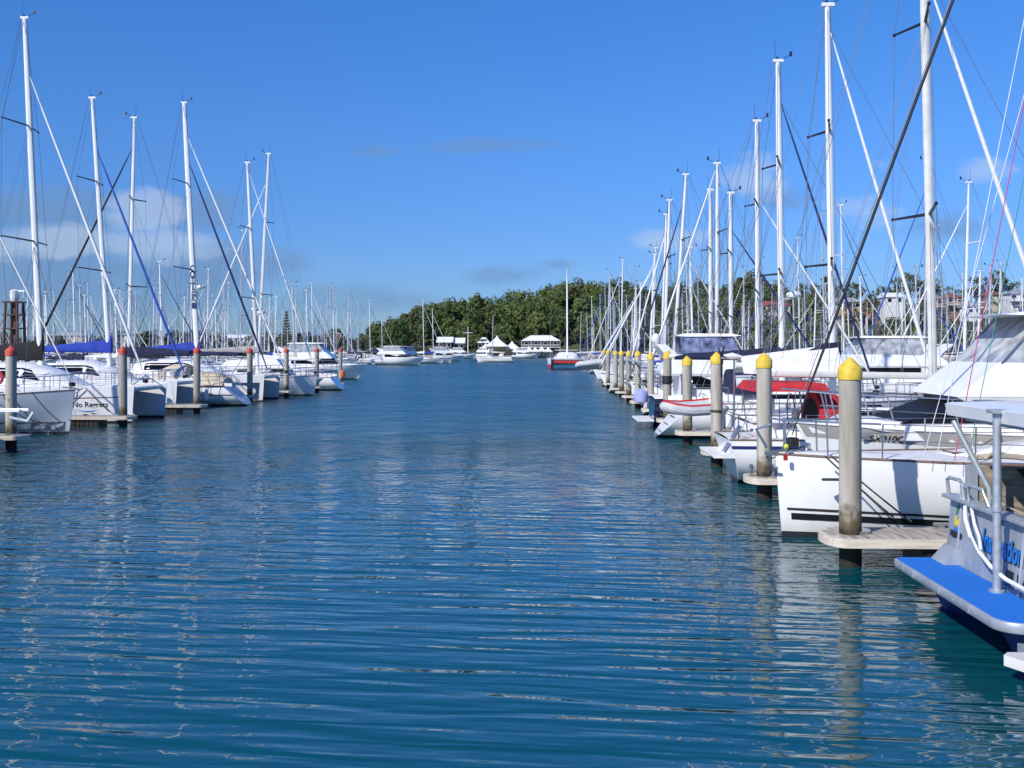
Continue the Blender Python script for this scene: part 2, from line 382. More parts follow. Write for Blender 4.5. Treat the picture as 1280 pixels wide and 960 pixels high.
def rails(root, h, t0, t1, zr=.62, n=6, pul=True, push=True, m=STEEL, r=.016):
    for sd in (1, -1):
        b = MB(); prev = None
        for i in range(n + 1):
            t = lerp(t0, t1, i / n); p = Vector(h.pt(t, 1, sd)); p.y -= sd * .06; q = p + Vector((0, sd * .03, zr)); b.path([p, q], r, 5)
            if prev:
                b.wire(prev, q, r * .5); b.wire(prev - Vector((0, 0, zr * .45)), q - Vector((0, 0, zr * .45)), r * .5)
            prev = q
        b.build('guard_rail', m, root)
    if pul:
        b = MB(); pts = []
        for t in (t1, .93, .985): p = Vector(h.pt(t, 1, 1)); pts.append(p + Vector((.02, -.05, zr)))
        tip = Vector(h.pt(1, 1, 1)); L_ = [(p.x, p.y - h.y0, p.z) for p in pts]
        ring = [(x, h.y0 + y, z) for x, y, z in L_] + [(tip.x + .12, h.y0, tip.z + zr + .04)] + [(x, h.y0 - y, z) for x, y, z in L_[::-1]]
        b.path(ring, r * 1.2, 6)
        for t in (.93, .985):
            for sd in (1, -1): p = Vector(h.pt(t, 1, sd)); p.y -= sd * .05; b.path([p, p + Vector((.02, 0, zr))], r * 1.1, 5)
        b.build('pulpit', m, root)
    if push:
        b = MB(); ps = []
        for t in (.14, .02): p = Vector(h.pt(t, 1, 1)); ps.append((p.x, p.y - .06 - h.y0, p.z))
        ring = [(x, h.y0 + y, z + zr) for x, y, z in ps] + [(x, h.y0 - y, z + zr) for x, y, z in ps[::-1]]; b.path(ring, r * 1.2, 6)
        for x, y, z in ps:
            for sd in (1, -1): b.path([(x, h.y0 + sd * y, z), (x, h.y0 + sd * y, z + zr)], r * 1.1, 5)
        b.build('pushpit', m, root)

def yacht(name, label, L=11.5, B=3.5, fb=1.45, fm=1.15, fs=1.1, mx=6.6, top=15., rake=.5, w=.19, cover=FBLUE, gen=SLWHITE, hm=GEL, anti=ANTI, stripe=BLUESTR, stripez=(-.22, -.14), tr=.5, tw=.8, bow_rake=.7, dodger=None, bimini=None, full=True, cab=.42, boom=None, boomz=None, group=None, cat='sailing boat', wheel=True, win=True, railn=6, **kw):
    root = thing(name, label, cat, group=group)
    h = Hull(L, B, fb, fm, fs, bow_rake, tr, tw)
    ho = h.build(root, hm, anti)
    if stripe: fixn(h.strip(*stripez, 0, .985, .006, True).build('stripe', stripe, ho))
    h.deck(root)
    h.rail(root, TEAK if full else GEL, .022 if full else .03)
    z = h.sheer(.5)
    sh = Shell([(L * .30, z - .05, B * .26, cab), (L * .36, z - .04, B * .285, cab + .06), (L * .52, z - .03, B * .28, cab + .04), (L * .64, z, B * .21, cab * .75), (L * .76, z + .04, B * .10, .06)], 4, .22)
    co = sh.mesh().build('coachroof', GEL, root); fixn(co)
    if win:
        for sd in (1, -1): fixn(sh.window(L * .37, L * .58, .34, .72, sides=(sd,), taper=.25).build('cabin_window', GLASS, co))
    # cockpit coaming and well
    for sd in (1, -1): MB().prism([(L * .06, z - .02), (L * .30, z), (L * .30, z + .34), (L * .20, z + .26), (L * .06, z + .16)], sd * B * .27 - .07, sd * B * .27 + .07).build('cockpit_coaming', GEL, root)
    boom = boom or mx * .62; boomz = boomz or z + cab + 1.0
    foot = sh.pt(mx, PI / 2)[2] if mx < L * .76 else z
    make_rig(root, mx, foot, top, rake, L - .12, fb + .35, .0 + tr, fs, B, h.sheer(.55), w, cover=cover, gen=gen, boom=boom, boomz=boomz, detail=full, **kw)
    rails(root, h, .16, .86, n=railn if full else 3, push=full, r=.016 if full else .02)
    if full:
        b = MB(); b.box(L * .70, L * .755, -.26, .26, h.sheer(.72) + .03, h.sheer(.72) + .11); b.box(L * .44, L * .50, -.25, .25, sh.pt(L * .47, PI / 2)[2] - .02, sh.pt(L * .47, PI / 2)[2] + .05); b.build('deck_hatch', GLASS, root)
        for sd in (1, -1): MB().lathe([(.09, 0), (.07, .08), (.1, .16), (.05, .2)], (L * .22, sd * B * .27, z + .26), 10).build('winch', STEEL, root)
        b = MB(); b.path([(L + .1, 0, fb + .05), (L - .5, 0, fb + .1)], .028, 6); b.box(L - .05, L + .18, -.045, .045, fb - .02, fb + .05); b.path([(L + .15, 0, fb + .02), (L + .02, 0, fb - .35)], .025, 5); b.path([(L + .02, -.2, fb - .22), (L - .02, 0, fb - .38), (L + .02, .2, fb - .22)], .03, 5); b.build('anchor', STEEL, root)
        if wheel:
            b = MB(); b.path([(L * .13, .42 * math.cos(a), z + .62 + .42 * math.sin(a)) for a in [2 * PI * i / 16 for i in range(17)]], .02, 5); b.box(L * .13 + .05, L * .13 + .2, -.12, .12, z - .1, z + .65); b.build('steering_wheel', STEEL, root)
    if dodger:
        s2 = Shell([(L * .26, z + .3, B * .30, .95), (L * .33, z + .3, B * .31, .98), (L * .37, z + cab, B * .27, .62), (L * .405, z + cab, B * .20, .10)], 3, .15)
        o = fixn(s2.mesh().build('dodger', dodger, root)); [fixn(s2.window(L * .275, L * .345, .3, .75, sides=(sd,)).build('dodger_window', CLEAR, o)) for sd in (1, -1)]
    if bimini:
        b = MB(); zb = z + 2.05
        for k in (0, .045): b.grid([[(x, y, zb - k - .18 * (y / (B * .36)) ** 2 * (1 if True else 0) - .05 * ((x - L * .14) / (L * .1)) ** 2) for y in [B * .36 * j / 4 for j in range(-4, 5)]] for x in [L * .04 + L * .2 * i / 6 for i in range(7)]])
        o = b.build('bimini', bimini, root); b = MB()
        for x in (L * .05, L * .23):
            for sd in (1, -1): b.path([(L * .14, sd * B * .38, z), (x, sd * B * .36, zb - .2)], .016, 5)
        b.build('bimini_frame', STEEL, o)
    return root, h
def place(root, X, Y, d, end, L):      # X is where the channel-side end lies; d = +1 bow to +X; end 'bow'/'stern'
    root.rotation_euler = (0, 0, 0 if d > 0 else PI)
    root.location = (X - d * L if end == 'bow' else X, Y, 0)
    return root

def catamaran(name, label, L=11, BT=5.6, hb=1.0, fb=1.65, fm=1.5, mx=5.6, top=17., rake=.6, w=.24, hm=GEL, stripe=INKN, cover=FBLUE, gen=SLWHITE, boomz=3.3, boom=4.6, lower=None, sprit=False, group=None, anti=ANTI, full=True, **kw):
    root = thing(name, label, 'catamaran', group=group); yo = BT / 2 - hb / 2; hs = []
    for sd in (-1, 1):
        h = Hull(L, hb, fb, fm, 1.0, .12, 1.3, .85, 1.9, .5, 3.0, 2.2, sd * yo); hs.append(h)
        ho = h.build(root, hm, anti)
        if lower: fixn(h.strip(-.1, .62, 0, .995, .008).build('lower_hull', lower, ho))
        if stripe: fixn(h.strip(-.52, -.47, .05, .97, .006, True, sides=(sd,)).build('stripe', stripe, ho))
        h.deck(root); rails(root, h, .16, .9, n=5, pul=full, push=False, zr=.6)
        fixn(h.strip(.62 * fm, .80 * fm, .42, .62, .008, sides=(sd,)).build('hull_window', GLASS, ho))
    b = MB(); b.wprism([(L * .12, .75, yo), (L * .74, .78, yo), (L * .76, 1.3, yo), (L * .74, fm + .03, yo), (L * .12, fm - .1, yo)]); b.build('bridge_deck', hm, root)
    z = fm - .05
    sh = Shell([(L * .20, z, yo * .80, 1.05), (L * .30, z, yo * .84, 1.25), (L * .50, z, yo * .82, 1.25), (L * .62, z, yo * .66, .78), (L * .73, z, yo * .42, .10)], 3.2, .16)
    co = fixn(sh.mesh().build('cabin', GEL, root))
    for sd in (1, -1): fixn(sh.window(L * .27, L * .58, .40, .78, sides=(sd,), taper=.5).build('cabin_window', GLASS, co))
    b = MB(); b.path([(L * .975, -yo, fb - .18), (L * .975, yo, fb - .18)], .10, 8); b.path([(L * .975, -yo, fb - .1), (L * .975, 0, fb + .45), (L * .975, yo, fb - .1)], .03, 6)
    if sprit: b.path([(L * .74, 0, fb - .05), (L + 1.0, 0, fb - .02)], .06, 6)
    b.build('crossbeam', ALU, root)
    b = MB()
    for i in range(15): x = lerp(L * .76, L * .97, i / 14); b.wire((x, -yo + .4, fb - .2), (x, yo - .4, fb - .2), .012)
    for i in range(17): y = lerp(-yo + .4, yo - .4, i / 16); b.wire((L * .76, y, fb - .2), (L * .97, y, fb - .2), .012)
    b.grid([[(x, y, fb - .21) for y in (-yo + .4, 0, yo - .4)] for x in (L * .76, L * .97)])  # solid sheet added under the net to shade the inner hull sides
    b.build('trampoline_net_and_shade', mat('net_fabric', (.10, .10, .11), .9), root)
    b = MB(); b.wprism([(L * .02, z + 1.5, yo * .72), (L * .30, z + 1.52, yo * .74), (L * .30, z + 1.60, yo * .74), (L * .02, z + 1.58, yo * .72)])
    bm = b.build('cockpit_roof', GEL, root); b = MB()
    for sd in (1, -1): b.path([(L * .06, sd * yo * .68, z - .1), (L * .06, sd * yo * .68, z + 1.5)], .03, 6)
    b.build('roof_post', STEEL, bm)
    foot = sh.pt(mx, PI / 2)[2]
    make_rig(root, mx, foot, top, rake, (L + .9) if sprit else L * .975, fb + .3, L * .05, 1.2, BT * .92, fm, w, cover=cover, gen=gen, boom=boom, boomz=boomz, **kw)
    return root, hs

def flybridge(name, label, L=11., B=3.6, fb=1.75, fm=1.45, fs=1.25, hm=GEL, band=None, sc=1., brow=None, clear=CLEAR, ball=False, group=None, top=True, anti=ANTI, arch=True, coaming=GEL, sh=1.0, fw=0.):
    root = thing(name, label, 'motor cruiser', group=group)
    h = Hull(L, B, fb, fm, fs, 1.1, .0, .92, 2.6, .45, 3.0, 1.35)
    ho = h.build(root, hm, anti)
    if band: fixn(h.strip(-.30, -.03, 0, .995, .006, True).build('sheer_band', band, ho))
    h.deck(root); h.rail(root, GEL, .035, nm='rub_rail')
    w = B * .40; z = fm
    q_ = fw * .3; b = MB(); b.wprism([(L * (.66 + fw), z - .05, w * .80), (L * (.80 + fw * .6), z + .08, w * .66), (L * (.90 + q_), z + .22, w * .36), (L * (.88 + q_), z + .34, w * .32), (L * (.80 + fw * .5), z + .40 - 1.2 * fw, w * .62), (L * (.70 + fw), z + .46 - 1.9 * fw, w * .76), (L * (.62 + fw), z + .46 - 1.9 * fw, w * .8), (L * (.62 + fw), z - .05, w * .8)]); b.build('foredeck_trunk', GEL, root)
    prof = [(L * .16, z - .1, w * .95), (L * (.45 + fw), z - .1, w * .95), (L * (.735 + fw * .9), z - .1, w * .78), (L * (.735 + fw * .9), z + .28 * sh, w * .78), (L * (.60 + fw), z + sh, w * .862), (L * (.45 + fw), z + sh, w * .95), (L * .16, z + sh, w * .95)]
    b = MB(); b.wprism(prof); sal = b.build('saloon', GEL, root)
    k = 1.012
    b = MB(); b.wprism([(L * .20, z + .36 * sh, w * .965), (L * (.45 + fw), z + .34 * sh, w * .965), (L * (.74 + fw * .9), z + .31 * sh, w * .795), (L * (.607 + fw), z + .965 * sh, w * .877), (L * (.45 + fw), z + .965 * sh, w * .965), (L * .20, z + .965 * sh, w * .965)]); b.build('saloon_window', mat('black_screen_cover', (.010, .010, .013), .55, spec=.2) if fw else GLASS, sal)
    fz = z + sh
    b = MB(); b.wprism([(L * .04, fz, w * 1.0), (L * (.645 + fw), fz, w * 1.0), (L * (.61 + fw), fz + .32, w * .98), (L * (.57 + fw), fz + .68, w * .9), (L * .40, fz + .66, w * .9), (L * .10, fz + .60, w * .92), (L * .04, fz + .12, w * 1.0)]); fl = b.build('flybridge', coaming, root)
    b = MB(); b.wprism([(L * .05, fz - .09, w * .97), (L * (.63 + fw), fz - .09, w * .97), (L * (.645 + fw), fz - .004, w * .995), (L * .04, fz - .004, w * .995)]); b.build('overhang', GEL, fl)
    if top:
        tz = fz + 1.65
        b = MB(); b.wprism([(L * .14, tz, w * .86), (L * .20, tz - .04, w * .9), (L * (.49 + fw), tz - .03, w * .9), (L * (.56 + fw), tz, w * .84), (L * (.49 + fw), tz + .09, w * .84), (L * .20, tz + .10, w * .84)]); ht = b.build('hardtop', GEL, root)
        b = MB(); x0, x1 = L * (.567 + fw), L * (.49 + fw)
        for sd in (1, -1):
            b.grid([[(x0, sd * w * .89, fz + .67), (x1, sd * w * .84, tz - .03)], [(L * .30, sd * w * .90, fz + .655), (L * .30, sd * w * .86, tz - .03)], [(L * .17, sd * w * .9, fz + .63), (L * .17, sd * w * .85, tz - .03)]])
        b.grid([[(x0, y * w * .89, fz + .67) for y in (-1, -.4, .4, 1)], [(x1, y * w * .84, tz - .03) for y in (-1, -.4, .4, 1)]]); b.build('clear_curtain', clear, ht)
        b = MB()
        for sd in (1, -1):
            for a, c in ((L * (.565 + fw), L * (.49 + fw)), (L * (.47 + fw), L * (.39 + fw)), (L * .31, L * .28), (L * .18, L * .18)): b.path([(a, sd * w * .895, fz + .65), (c, sd * w * .855, tz)], .022, 6)
        b.build('hardtop_post', STEEL, ht)
    if arch:
        b = MB()
        for sd in (1, -1): b.prism([(L * .02, fz + 1.25), (L * .07, fz + 1.3), (L * .22, fz + .5), (L * .12, fz + .4)], sd * w * .88 - .05, sd * w * .88 + .05)
        b.box(L * .02, L * .07, -w * .9, w * .9, fz + 1.2, fz + 1.28); ar = b.build('radar_arch', GEL, root)
        if ball: MB().ball((L * .03, 0, fz + 1.52), .21, rz=.25, n=10).build('satellite_dome', FENDW, ar)
    b = MB(); zr = .66                                                          # bow rail
    for sd in (1, -1):
        pts = [Vector(h.pt(t, 1, sd)) + Vector((.05, -sd * .06, zr)) for t in (.45, .55, .65, .75, .85, .94)]; b.path([pts[0] - Vector((.3, 0, zr))] + pts, .02, 6)
        b.path([p - Vector((0, 0, zr * .45)) for p in pts], .012, 5)
        for t, p in zip((.55, .65, .75, .85, .94), pts[1:]): b.path([Vector(h.pt(t, 1, sd)) + Vector((-.12, -sd * .06, 0)), p], .018, 5)
    q = Vector(h.pt(.94, 1, 1)); b.path([(q.x + .05, q.y - .06, q.z + zr), (L + .25, 0, fb + zr + .05), (q.x + .05, -q.y + .06, q.z + zr)], .02, 6)
    b.build('bow_rail', STEEL, root)
    b = MB(); b.box(-.75, .0, -B * .42, B * .42, .30, .40, ch=.03); b.build('swim_platform', DECK, root)
    return root, h

# ================================================================== SETTING
SUN_AZ, SUN_EL = 221.5, 38.            # compass from +Y clockwise: light comes from behind-left of the camera
def world():
    w = bpy.data.worlds.new('World'); SC.world = w; w.use_nodes = True
    nt = w.node_tree; L = nt.links.new; bg = nt.nodes['Background']
    sky = nd(nt, 'ShaderNodeTexSky', sky_type='NISHITA'); sky.sun_disc = False
    sky.sun_elevation = R(SUN_EL); sky.sun_rotation = R(SUN_AZ); sky.air_density = 1.15; sky.dust_density = .0; sky.ozone_density = 2.2
    t0 = nd(nt, 'ShaderNodeTexCoord'); s0 = nd(nt, 'ShaderNodeSeparateXYZ'); L(t0.outputs['Generated'], s0.inputs[0]); c0 = nd(nt, 'ShaderNodeCombineXYZ'); mz = nd(nt, 'ShaderNodeMath', operation='MAXIMUM'); mz.inputs[1].default_value = .025
    L(s0.outputs[0], c0.inputs[0]); L(s0.outputs[1], c0.inputs[1]); L(s0.outputs[2], mz.inputs[0]); L(mz.outputs[0], c0.inputs[2]); L(c0.outputs[0], sky.inputs['Vector'])
    hs = nd(nt, 'ShaderNodeHueSaturation'); hs.inputs['Saturation'].default_value = 1.22; hs.inputs['Hue'].default_value = .504; hs.inputs['Value'].default_value = 1.0
    L(sky.outputs[0], hs.inputs['Color'])
    geo = nd(nt, 'ShaderNodeTexCoord'); sz = nd(nt, 'ShaderNodeSeparateXYZ'); L(geo.outputs['Generated'], sz.inputs[0])
    tint = nd(nt, 'ShaderNodeValToRGB'); e = tint.color_ramp.elements
    e[0].position = 0.; e[0].color = (.165, .27, .63, 1); e[1].position = .36; e[1].color = (.275, .525, .825, 1); k_ = e.new(.10); k_.color = (.20, .335, .66, 1); k_ = e.new(.20); k_.color = (.255, .43, .73, 1)
    L(sz.outputs[2], tint.inputs[0])
    tm = nd(nt, 'ShaderNodeMix', data_type='RGBA', blend_type='MULTIPLY'); tm.inputs['Factor'].default_value = 1; L(hs.outputs[0], tm.inputs['A']); L(tint.outputs[0], tm.inputs['B'])
    # clouds by direction: (x/y, z/y) ahead of the camera
    tc = nd(nt, 'ShaderNodeTexCoord'); sp = nd(nt, 'ShaderNodeSeparateXYZ'); L(tc.outputs['Generated'], sp.inputs[0])
    def math_(op, a, b=None, c=None, clamp=False):
        n = nd(nt, 'ShaderNodeMath', operation=op); n.use_clamp = clamp
        for i, v in enumerate((a, b, c)):
            if v is None: continue
            if isinstance(v, (int, float)): n.inputs[i].default_value = v
            else: L(v, n.inputs[i])
        return n.outputs[0]
    yy = math_('MAXIMUM', sp.outputs[1], .05)
    u = math_('DIVIDE', sp.outputs[0], yy); v = math_('DIVIDE', sp.outputs[2], yy)
    cv = nd(nt, 'ShaderNodeCombineXYZ'); L(u, cv.inputs[0]); L(v, cv.inputs[1])
    def noise(sc, st, det=6, rough=.58):
        mp = nd(nt, 'ShaderNodeMapping'); mp.inputs['Scale'].default_value = st; L(cv.outputs[0], mp.inputs[0])
        n = nd(nt, 'ShaderNodeTexNoise'); n.inputs['Scale'].default_value = sc; n.inputs['Detail'].default_value = det; n.inputs['Roughness'].default_value = rough; L(mp.outputs[0], n.inputs[0]); return n.outputs[0]
    n1 = noise(9, (1, 2.2, 1)); n2 = noise(26, (1, 1.8, 1))
    def blob(px, py, wx, wy, k):
        uc = math.tan(math.atan((px - 640) / F) - YAW); vc = (HOR - py) / F
        a = math_('MULTIPLY', math_('SUBTRACT', u, uc), F / wx); b = math_('MULTIPLY', math_('SUBTRACT', v, vc), F / wy)
        d = math_('ADD', math_('MULTIPLY', a, a), math_('MULTIPLY', b, b))
        return math_('MULTIPLY', math_('SUBTRACT', 1, d, clamp=True), k)
    def mx(lst):
        o = lst[0]
        for q in lst[1:]: o = math_('MAXIMUM', o, q)
        return o
    nn = math_('MULTIPLY_ADD', math_('SUBTRACT', n1, .5), 1.7, math_('MULTIPLY', math_('SUBTRACT', n2, .5), .7))
    def cover(field, lo, hi):
        m = nd(nt, 'ShaderNodeMapRange', interpolation_type='SMOOTHSTEP'); m.inputs['From Min'].default_value = lo; m.inputs['From Max'].default_value = hi
        L(math_('MULTIPLY', math_('ADD', field, nn), math_('GREATER_THAN', field, .001)), m.inputs['Value']); return m.outputs[0]
    wh = mx([blob(180, 262, 75, 40, 1.0), blob(50, 300, 150, 32, .85), blob(190, 305, 110, 34, .85), blob(950, 222, 60, 40, .62), blob(835, 302, 85, 24, .62), blob(1080, 205, 60, 26, .42), blob(1075, 268, 90, 40, .55), blob(1240, 215, 60, 26, .45)])
    gr = mx([blob(60, 265, 210, 45, .8), blob(60, 335, 260, 70, .95), blob(250, 345, 160, 60, .8), blob(240, 262, 90, 40, .8), blob(625, 343, 85, 18, .62), blob(600, 181, 130, 14, .52), blob(440, 372, 170, 26, .6), blob(985, 250, 70, 28, .5), blob(1190, 285, 90, 28, .55), blob(470, 186, 50, 10, .4), blob(700, 330, 40, 10, .45)])
    c1 = cover(wh, .22, .75); c2 = cover(gr, .12, .9)
    m2 = nd(nt, 'ShaderNodeMix', data_type='RGBA'); L(math_('MULTIPLY', c2, .72), m2.inputs['Factor']); L(tm.outputs['Result'], m2.inputs['A']); m2.inputs['B'].default_value = (.90, 1.6, 2.8, 1)
    m1 = nd(nt, 'ShaderNodeMix', data_type='RGBA'); L(math_('MULTIPLY', c1, .50), m1.inputs['Factor']); L(m2.outputs['Result'], m1.inputs['A']); m1.inputs['B'].default_value = (2.9, 3.5, 4.5, 1)
    L(m1.outputs['Result'], bg.inputs['Color']); bg.inputs['Strength'].default_value = .185
world()
sun = bpy.data.lights.new('sun', 'SUN'); sun.energy = 4.9; sun.angle = R(.5); sun.color = (1, .95, .87)
so = bpy.data.objects.new('sun', sun); COL.objects.link(so)
a_, e_ = R(SUN_AZ), R(SUN_EL)
sd_ = Vector((math.sin(a_) * math.cos(e_), math.cos(a_) * math.cos(e_), math.sin(e_)))
so.rotation_euler = (-sd_).to_track_quat('-Z', 'Y').to_euler(); so.location = sd_ * 50

def water_material():
    m = bpy.data.materials.new('harbour_water'); m.use_nodes = True
    nt = m.node_tree; L = nt.links.new; b = nt.nodes['Principled BSDF']
    g = nd(nt, 'ShaderNodeNewGeometry')
    def vm(op, a, bb):
        n = nd(nt, 'ShaderNodeVectorMath', operation=op)
        for i, v in enumerate((a, bb)):
            if isinstance(v, tuple): n.inputs[i].default_value = v
            else: L(v, n.inputs[i])
        return n.outputs[0]
    def ma(op, a, bb=0., c=0.):
        n = nd(nt, 'ShaderNodeMath', operation=op)
        for i, v in enumerate((a, bb, c)):
            if isinstance(v, (int, float)): n.inputs[i].default_value = v
            else: L(v, n.inputs[i])
        return n.outputs[0]
    def noise(vec, scale, det, rough=.5, dist=0.):
        n = nd(nt, 'ShaderNodeTexNoise'); n.inputs['Scale'].default_value = scale; n.inputs['Detail'].default_value = det; n.inputs['Roughness'].default_value = rough; n.inputs['Distortion'].default_value = dist; L(vec, n.inputs['Vector']); return n.outputs[0]
    P = g.outputs['Position']
    # wind patches: where the small chop is strong
    patch = noise(vm('MULTIPLY', P, (.03, .05, 0)), 1., 3)
    sx = nd(nt, 'ShaderNodeSeparateXYZ'); L(P, sx.inputs[0])
    mr = nd(nt, 'ShaderNodeMapRange', interpolation_type='SMOOTHSTEP'); mr.inputs['From Min'].default_value = .42; mr.inputs['From Max'].default_value = .62; mr.inputs['To Min'].default_value = .35; mr.inputs['To Max'].default_value = 1.0; L(patch, mr.inputs['Value'])
    # calmer near the quay where we stand, ruffled out in the channel
    far = nd(nt, 'ShaderNodeMapRange', interpolation_type='SMOOTHSTEP'); far.inputs['From Min'].default_value = 10; far.inputs['From Max'].default_value = 48; far.inputs['To Min'].default_value = .03; far.inputs['To Max'].default_value = 1.0; L(sx.outputs[1], far.inputs['Value'])
    chopamp = ma('MULTIPLY', mr.outputs[0], far.outputs[0])
    rot = nd(nt, 'ShaderNodeVectorRotate', rotation_type='Z_AXIS'); rot.inputs['Angle'].default_value = R(5); L(P, rot.inputs['Vector'])
    PR = rot.outputs[0]
    def height(off):
        p = vm('ADD', PR, off)
        h1 = noise(vm('MULTIPLY', p, (.46, 3.5, 0)), 1.0, 1.6, .42, .45)
        h3 = noise(vm('MULTIPLY', p, (1.7, 4.6, 0)), 1.0, 1.6, .45, .6)
        h2 = noise(vm('MULTIPLY', p, (3.2, 6.0, 0)), 1.0, 2.5, .6)
        h4 = noise(vm('MULTIPLY', p, (.42, .30, 0)), 1.0, 4.0, .62, .2)
        hf = ma('MULTIPLY', ma('MULTIPLY', h4, far.outputs[0]), WAVE[3])
        a = ma('MULTIPLY_ADD', h3, WAVE[1], ma('MULTIPLY', h1, WAVE[0]))
        return ma('ADD', ma('ADD', a, hf), ma('MULTIPLY', ma('MULTIPLY', h2, chopamp), WAVE[2]))
    WAVE = (.053, .0085, .15, .85)
    d = .02
    h0 = height((0, 0, 0)); hx = height((d, 0, 0)); hy = height((0, d, 0))
    cx = nd(nt, 'ShaderNodeCombineXYZ'); L(ma('MULTIPLY', ma('SUBTRACT', h0, hx), 1 / d), cx.inputs[0]); L(ma('MULTIPLY', ma('SUBTRACT', h0, hy), 1 / d), cx.inputs[1]); cx.inputs[2].default_value = 1
    nn = nd(nt, 'ShaderNodeVectorMath', operation='NORMALIZE'); L(cx.outputs[0], nn.inputs[0])
    L(nn.outputs[0], b.inputs['Normal'])
    rr = nd(nt, 'ShaderNodeMapRange', interpolation_type='SMOOTHSTEP'); rr.inputs['From Min'].default_value = 17; rr.inputs['From Max'].default_value = 60; rr.inputs['To Min'].default_value = .02; rr.inputs['To Max'].default_value = .25; L(sx.outputs[1], rr.inputs['Value'])
    b.inputs['Base Color'].default_value = (.0010, .062, .080, 1); L(rr.outputs[0], b.inputs['Roughness']); b.inputs['IOR'].default_value = 1.68
    return m
def water():
    me = bpy.data.meshes.new('water'); S = 3000
    me.from_pydata([(-S, -60, 0), (S, -60, 0), (S, 6000, 0), (-S, 6000, 0)], [], [(0, 1, 2, 3)]); me.materials.append(water_material())
    o = bpy.data.objects.new('water', me); COL.objects.link(o); struct(o)
water()

# ------------------------------------------------------------------ land
XS = [-2500, -700, -300, -130, -95, -85, -48, -18, 22, 60, 100, 170, 260, 700, 2500]
RG = [2, 2, 2, 2.2, 6.5, 10, 12.5, 16.5, 22, 19, 20, 19, 18, 12, 8]
SHX = [-2500, -300, -130, -95, -60, 60, 85, 170, 300, 2500]
SHY = [700, 640, 620, 560, 412, 402, 345, 305, 280, 260]
def shore(x): return float(np.interp(x, SHX, SHY))
def ground(x, y):
    s = shore(x); k = max(0., min(1., (y - s) / 105)); k = k * k * (3 - 2 * k)
    r = float(np.interp(x, XS, RG))
    if y < s - 1: return -2.5
    return 1.1 + (r - 1.1) * k + .5 * math.sin(x * .09) * k
GRASS = mat('hill_ground', (.055, .07, .025), .95, var=.4, scale=.08)
def land():
    xs = list(range(-2500, -400, 150)) + list(range(-400, 420, 8)) + list(range(420, 2600, 150)); rows = []
    offs = [-1.2, 0, 4, 9, 15, 22, 30, 40, 50, 60, 70, 82, 95, 110, 140, 220, 500, 1500, 4500]
    for d in offs: rows.append([(x, shore(x) + d, ground(x, shore(x) + d)) for x in xs])
    b = MB(); b.grid(rows); struct(b.build('ground', GRASS))
    b = MB(); xs2 = list(range(-300, 320, 6))
    b.grid([[(x, shore(x) - 1.6, z) for x in xs2] for z in (-1., 1.25)] + [[(x, shore(x) + 3.5, 1.3) for x in xs2]])
    o = b.build('seawall', mat('seawall_stone', (.30, .29, .27), .9, var=.3, scale=.8, bump=.3)); tag(o, 'low grey stone seawall along the far shore', 'wall')
land()

# ------------------------------------------------------------------ trees
def leafmat(name, col):
    m = bpy.data.materials.new(name); m.use_nodes = True; nt = m.node_tree; b = nt.nodes['Principled BSDF']; L = nt.links.new
    oi = nd(nt, 'ShaderNodeObjectInfo'); g = nd(nt, 'ShaderNodeNewGeometry')
    nz = nd(nt, 'ShaderNodeTexNoise'); nz.inputs['Scale'].default_value = .55; nz.inputs['Detail'].default_value = 4; L(g.outputs['Position'], nz.inputs[0])
    ad = nd(nt, 'ShaderNodeMath', operation='MULTIPLY_ADD'); L(oi.outputs['Random'], ad.inputs[0]); ad.inputs[1].default_value = .55; L(nz.outputs[0], ad.inputs[2])
    rp = nd(nt, 'ShaderNodeValToRGB'); e = rp.color_ramp.elements
    e[0].position = .35; e[0].color = (col[0] * .5, col[1] * .58, col[2] * .55, 1); e[1].position = 1.0; e[1].color = (col[0] * 1.55, col[1] * 1.3, col[2] * 1.15, 1)
    k = e.new(.65); k.color = (*col, 1)
    L(ad.outputs[0], rp.inputs[0]); L(rp.outputs[0], b.inputs['Base Color']); b.inputs['Roughness'].default_value = .75; b.inputs['Specular IOR Level'].default_value = .2
    return m
LEAF = leafmat('forest_leaves', (.088, .135, .045)); LEAF2 = leafmat('dark_leaves', (.085, .105, .042)); PALM = leafmat('palm_leaves', (.05, .075, .022))
BARK = mat('bark', (.09, .07, .05), .9, var=.3)
def leaf_quads(b, c, r, n, s, g):
    for _ in range(n):
        d = Vector((g.gauss(0, 1), g.gauss(0, 1), g.gauss(0, 1))).normalized(); p = Vector(c) + d * r * g.uniform(.55, 1.05)
        nrm = (d + Vector((g.gauss(0, .5), g.gauss(0, .5), g.gauss(0, .5)))).normalized()
        a = nrm.orthogonal().normalized(); a = Matrix.Rotation(g.uniform(0, 6.3), 3, nrm) @ a; q = nrm.cross(a); k = s * g.uniform(.6, 1.25)
        b.add([p - a * k, p + q * k * .6, p + a * k, p - q * k * .6], [(0, 1, 2, 3)])
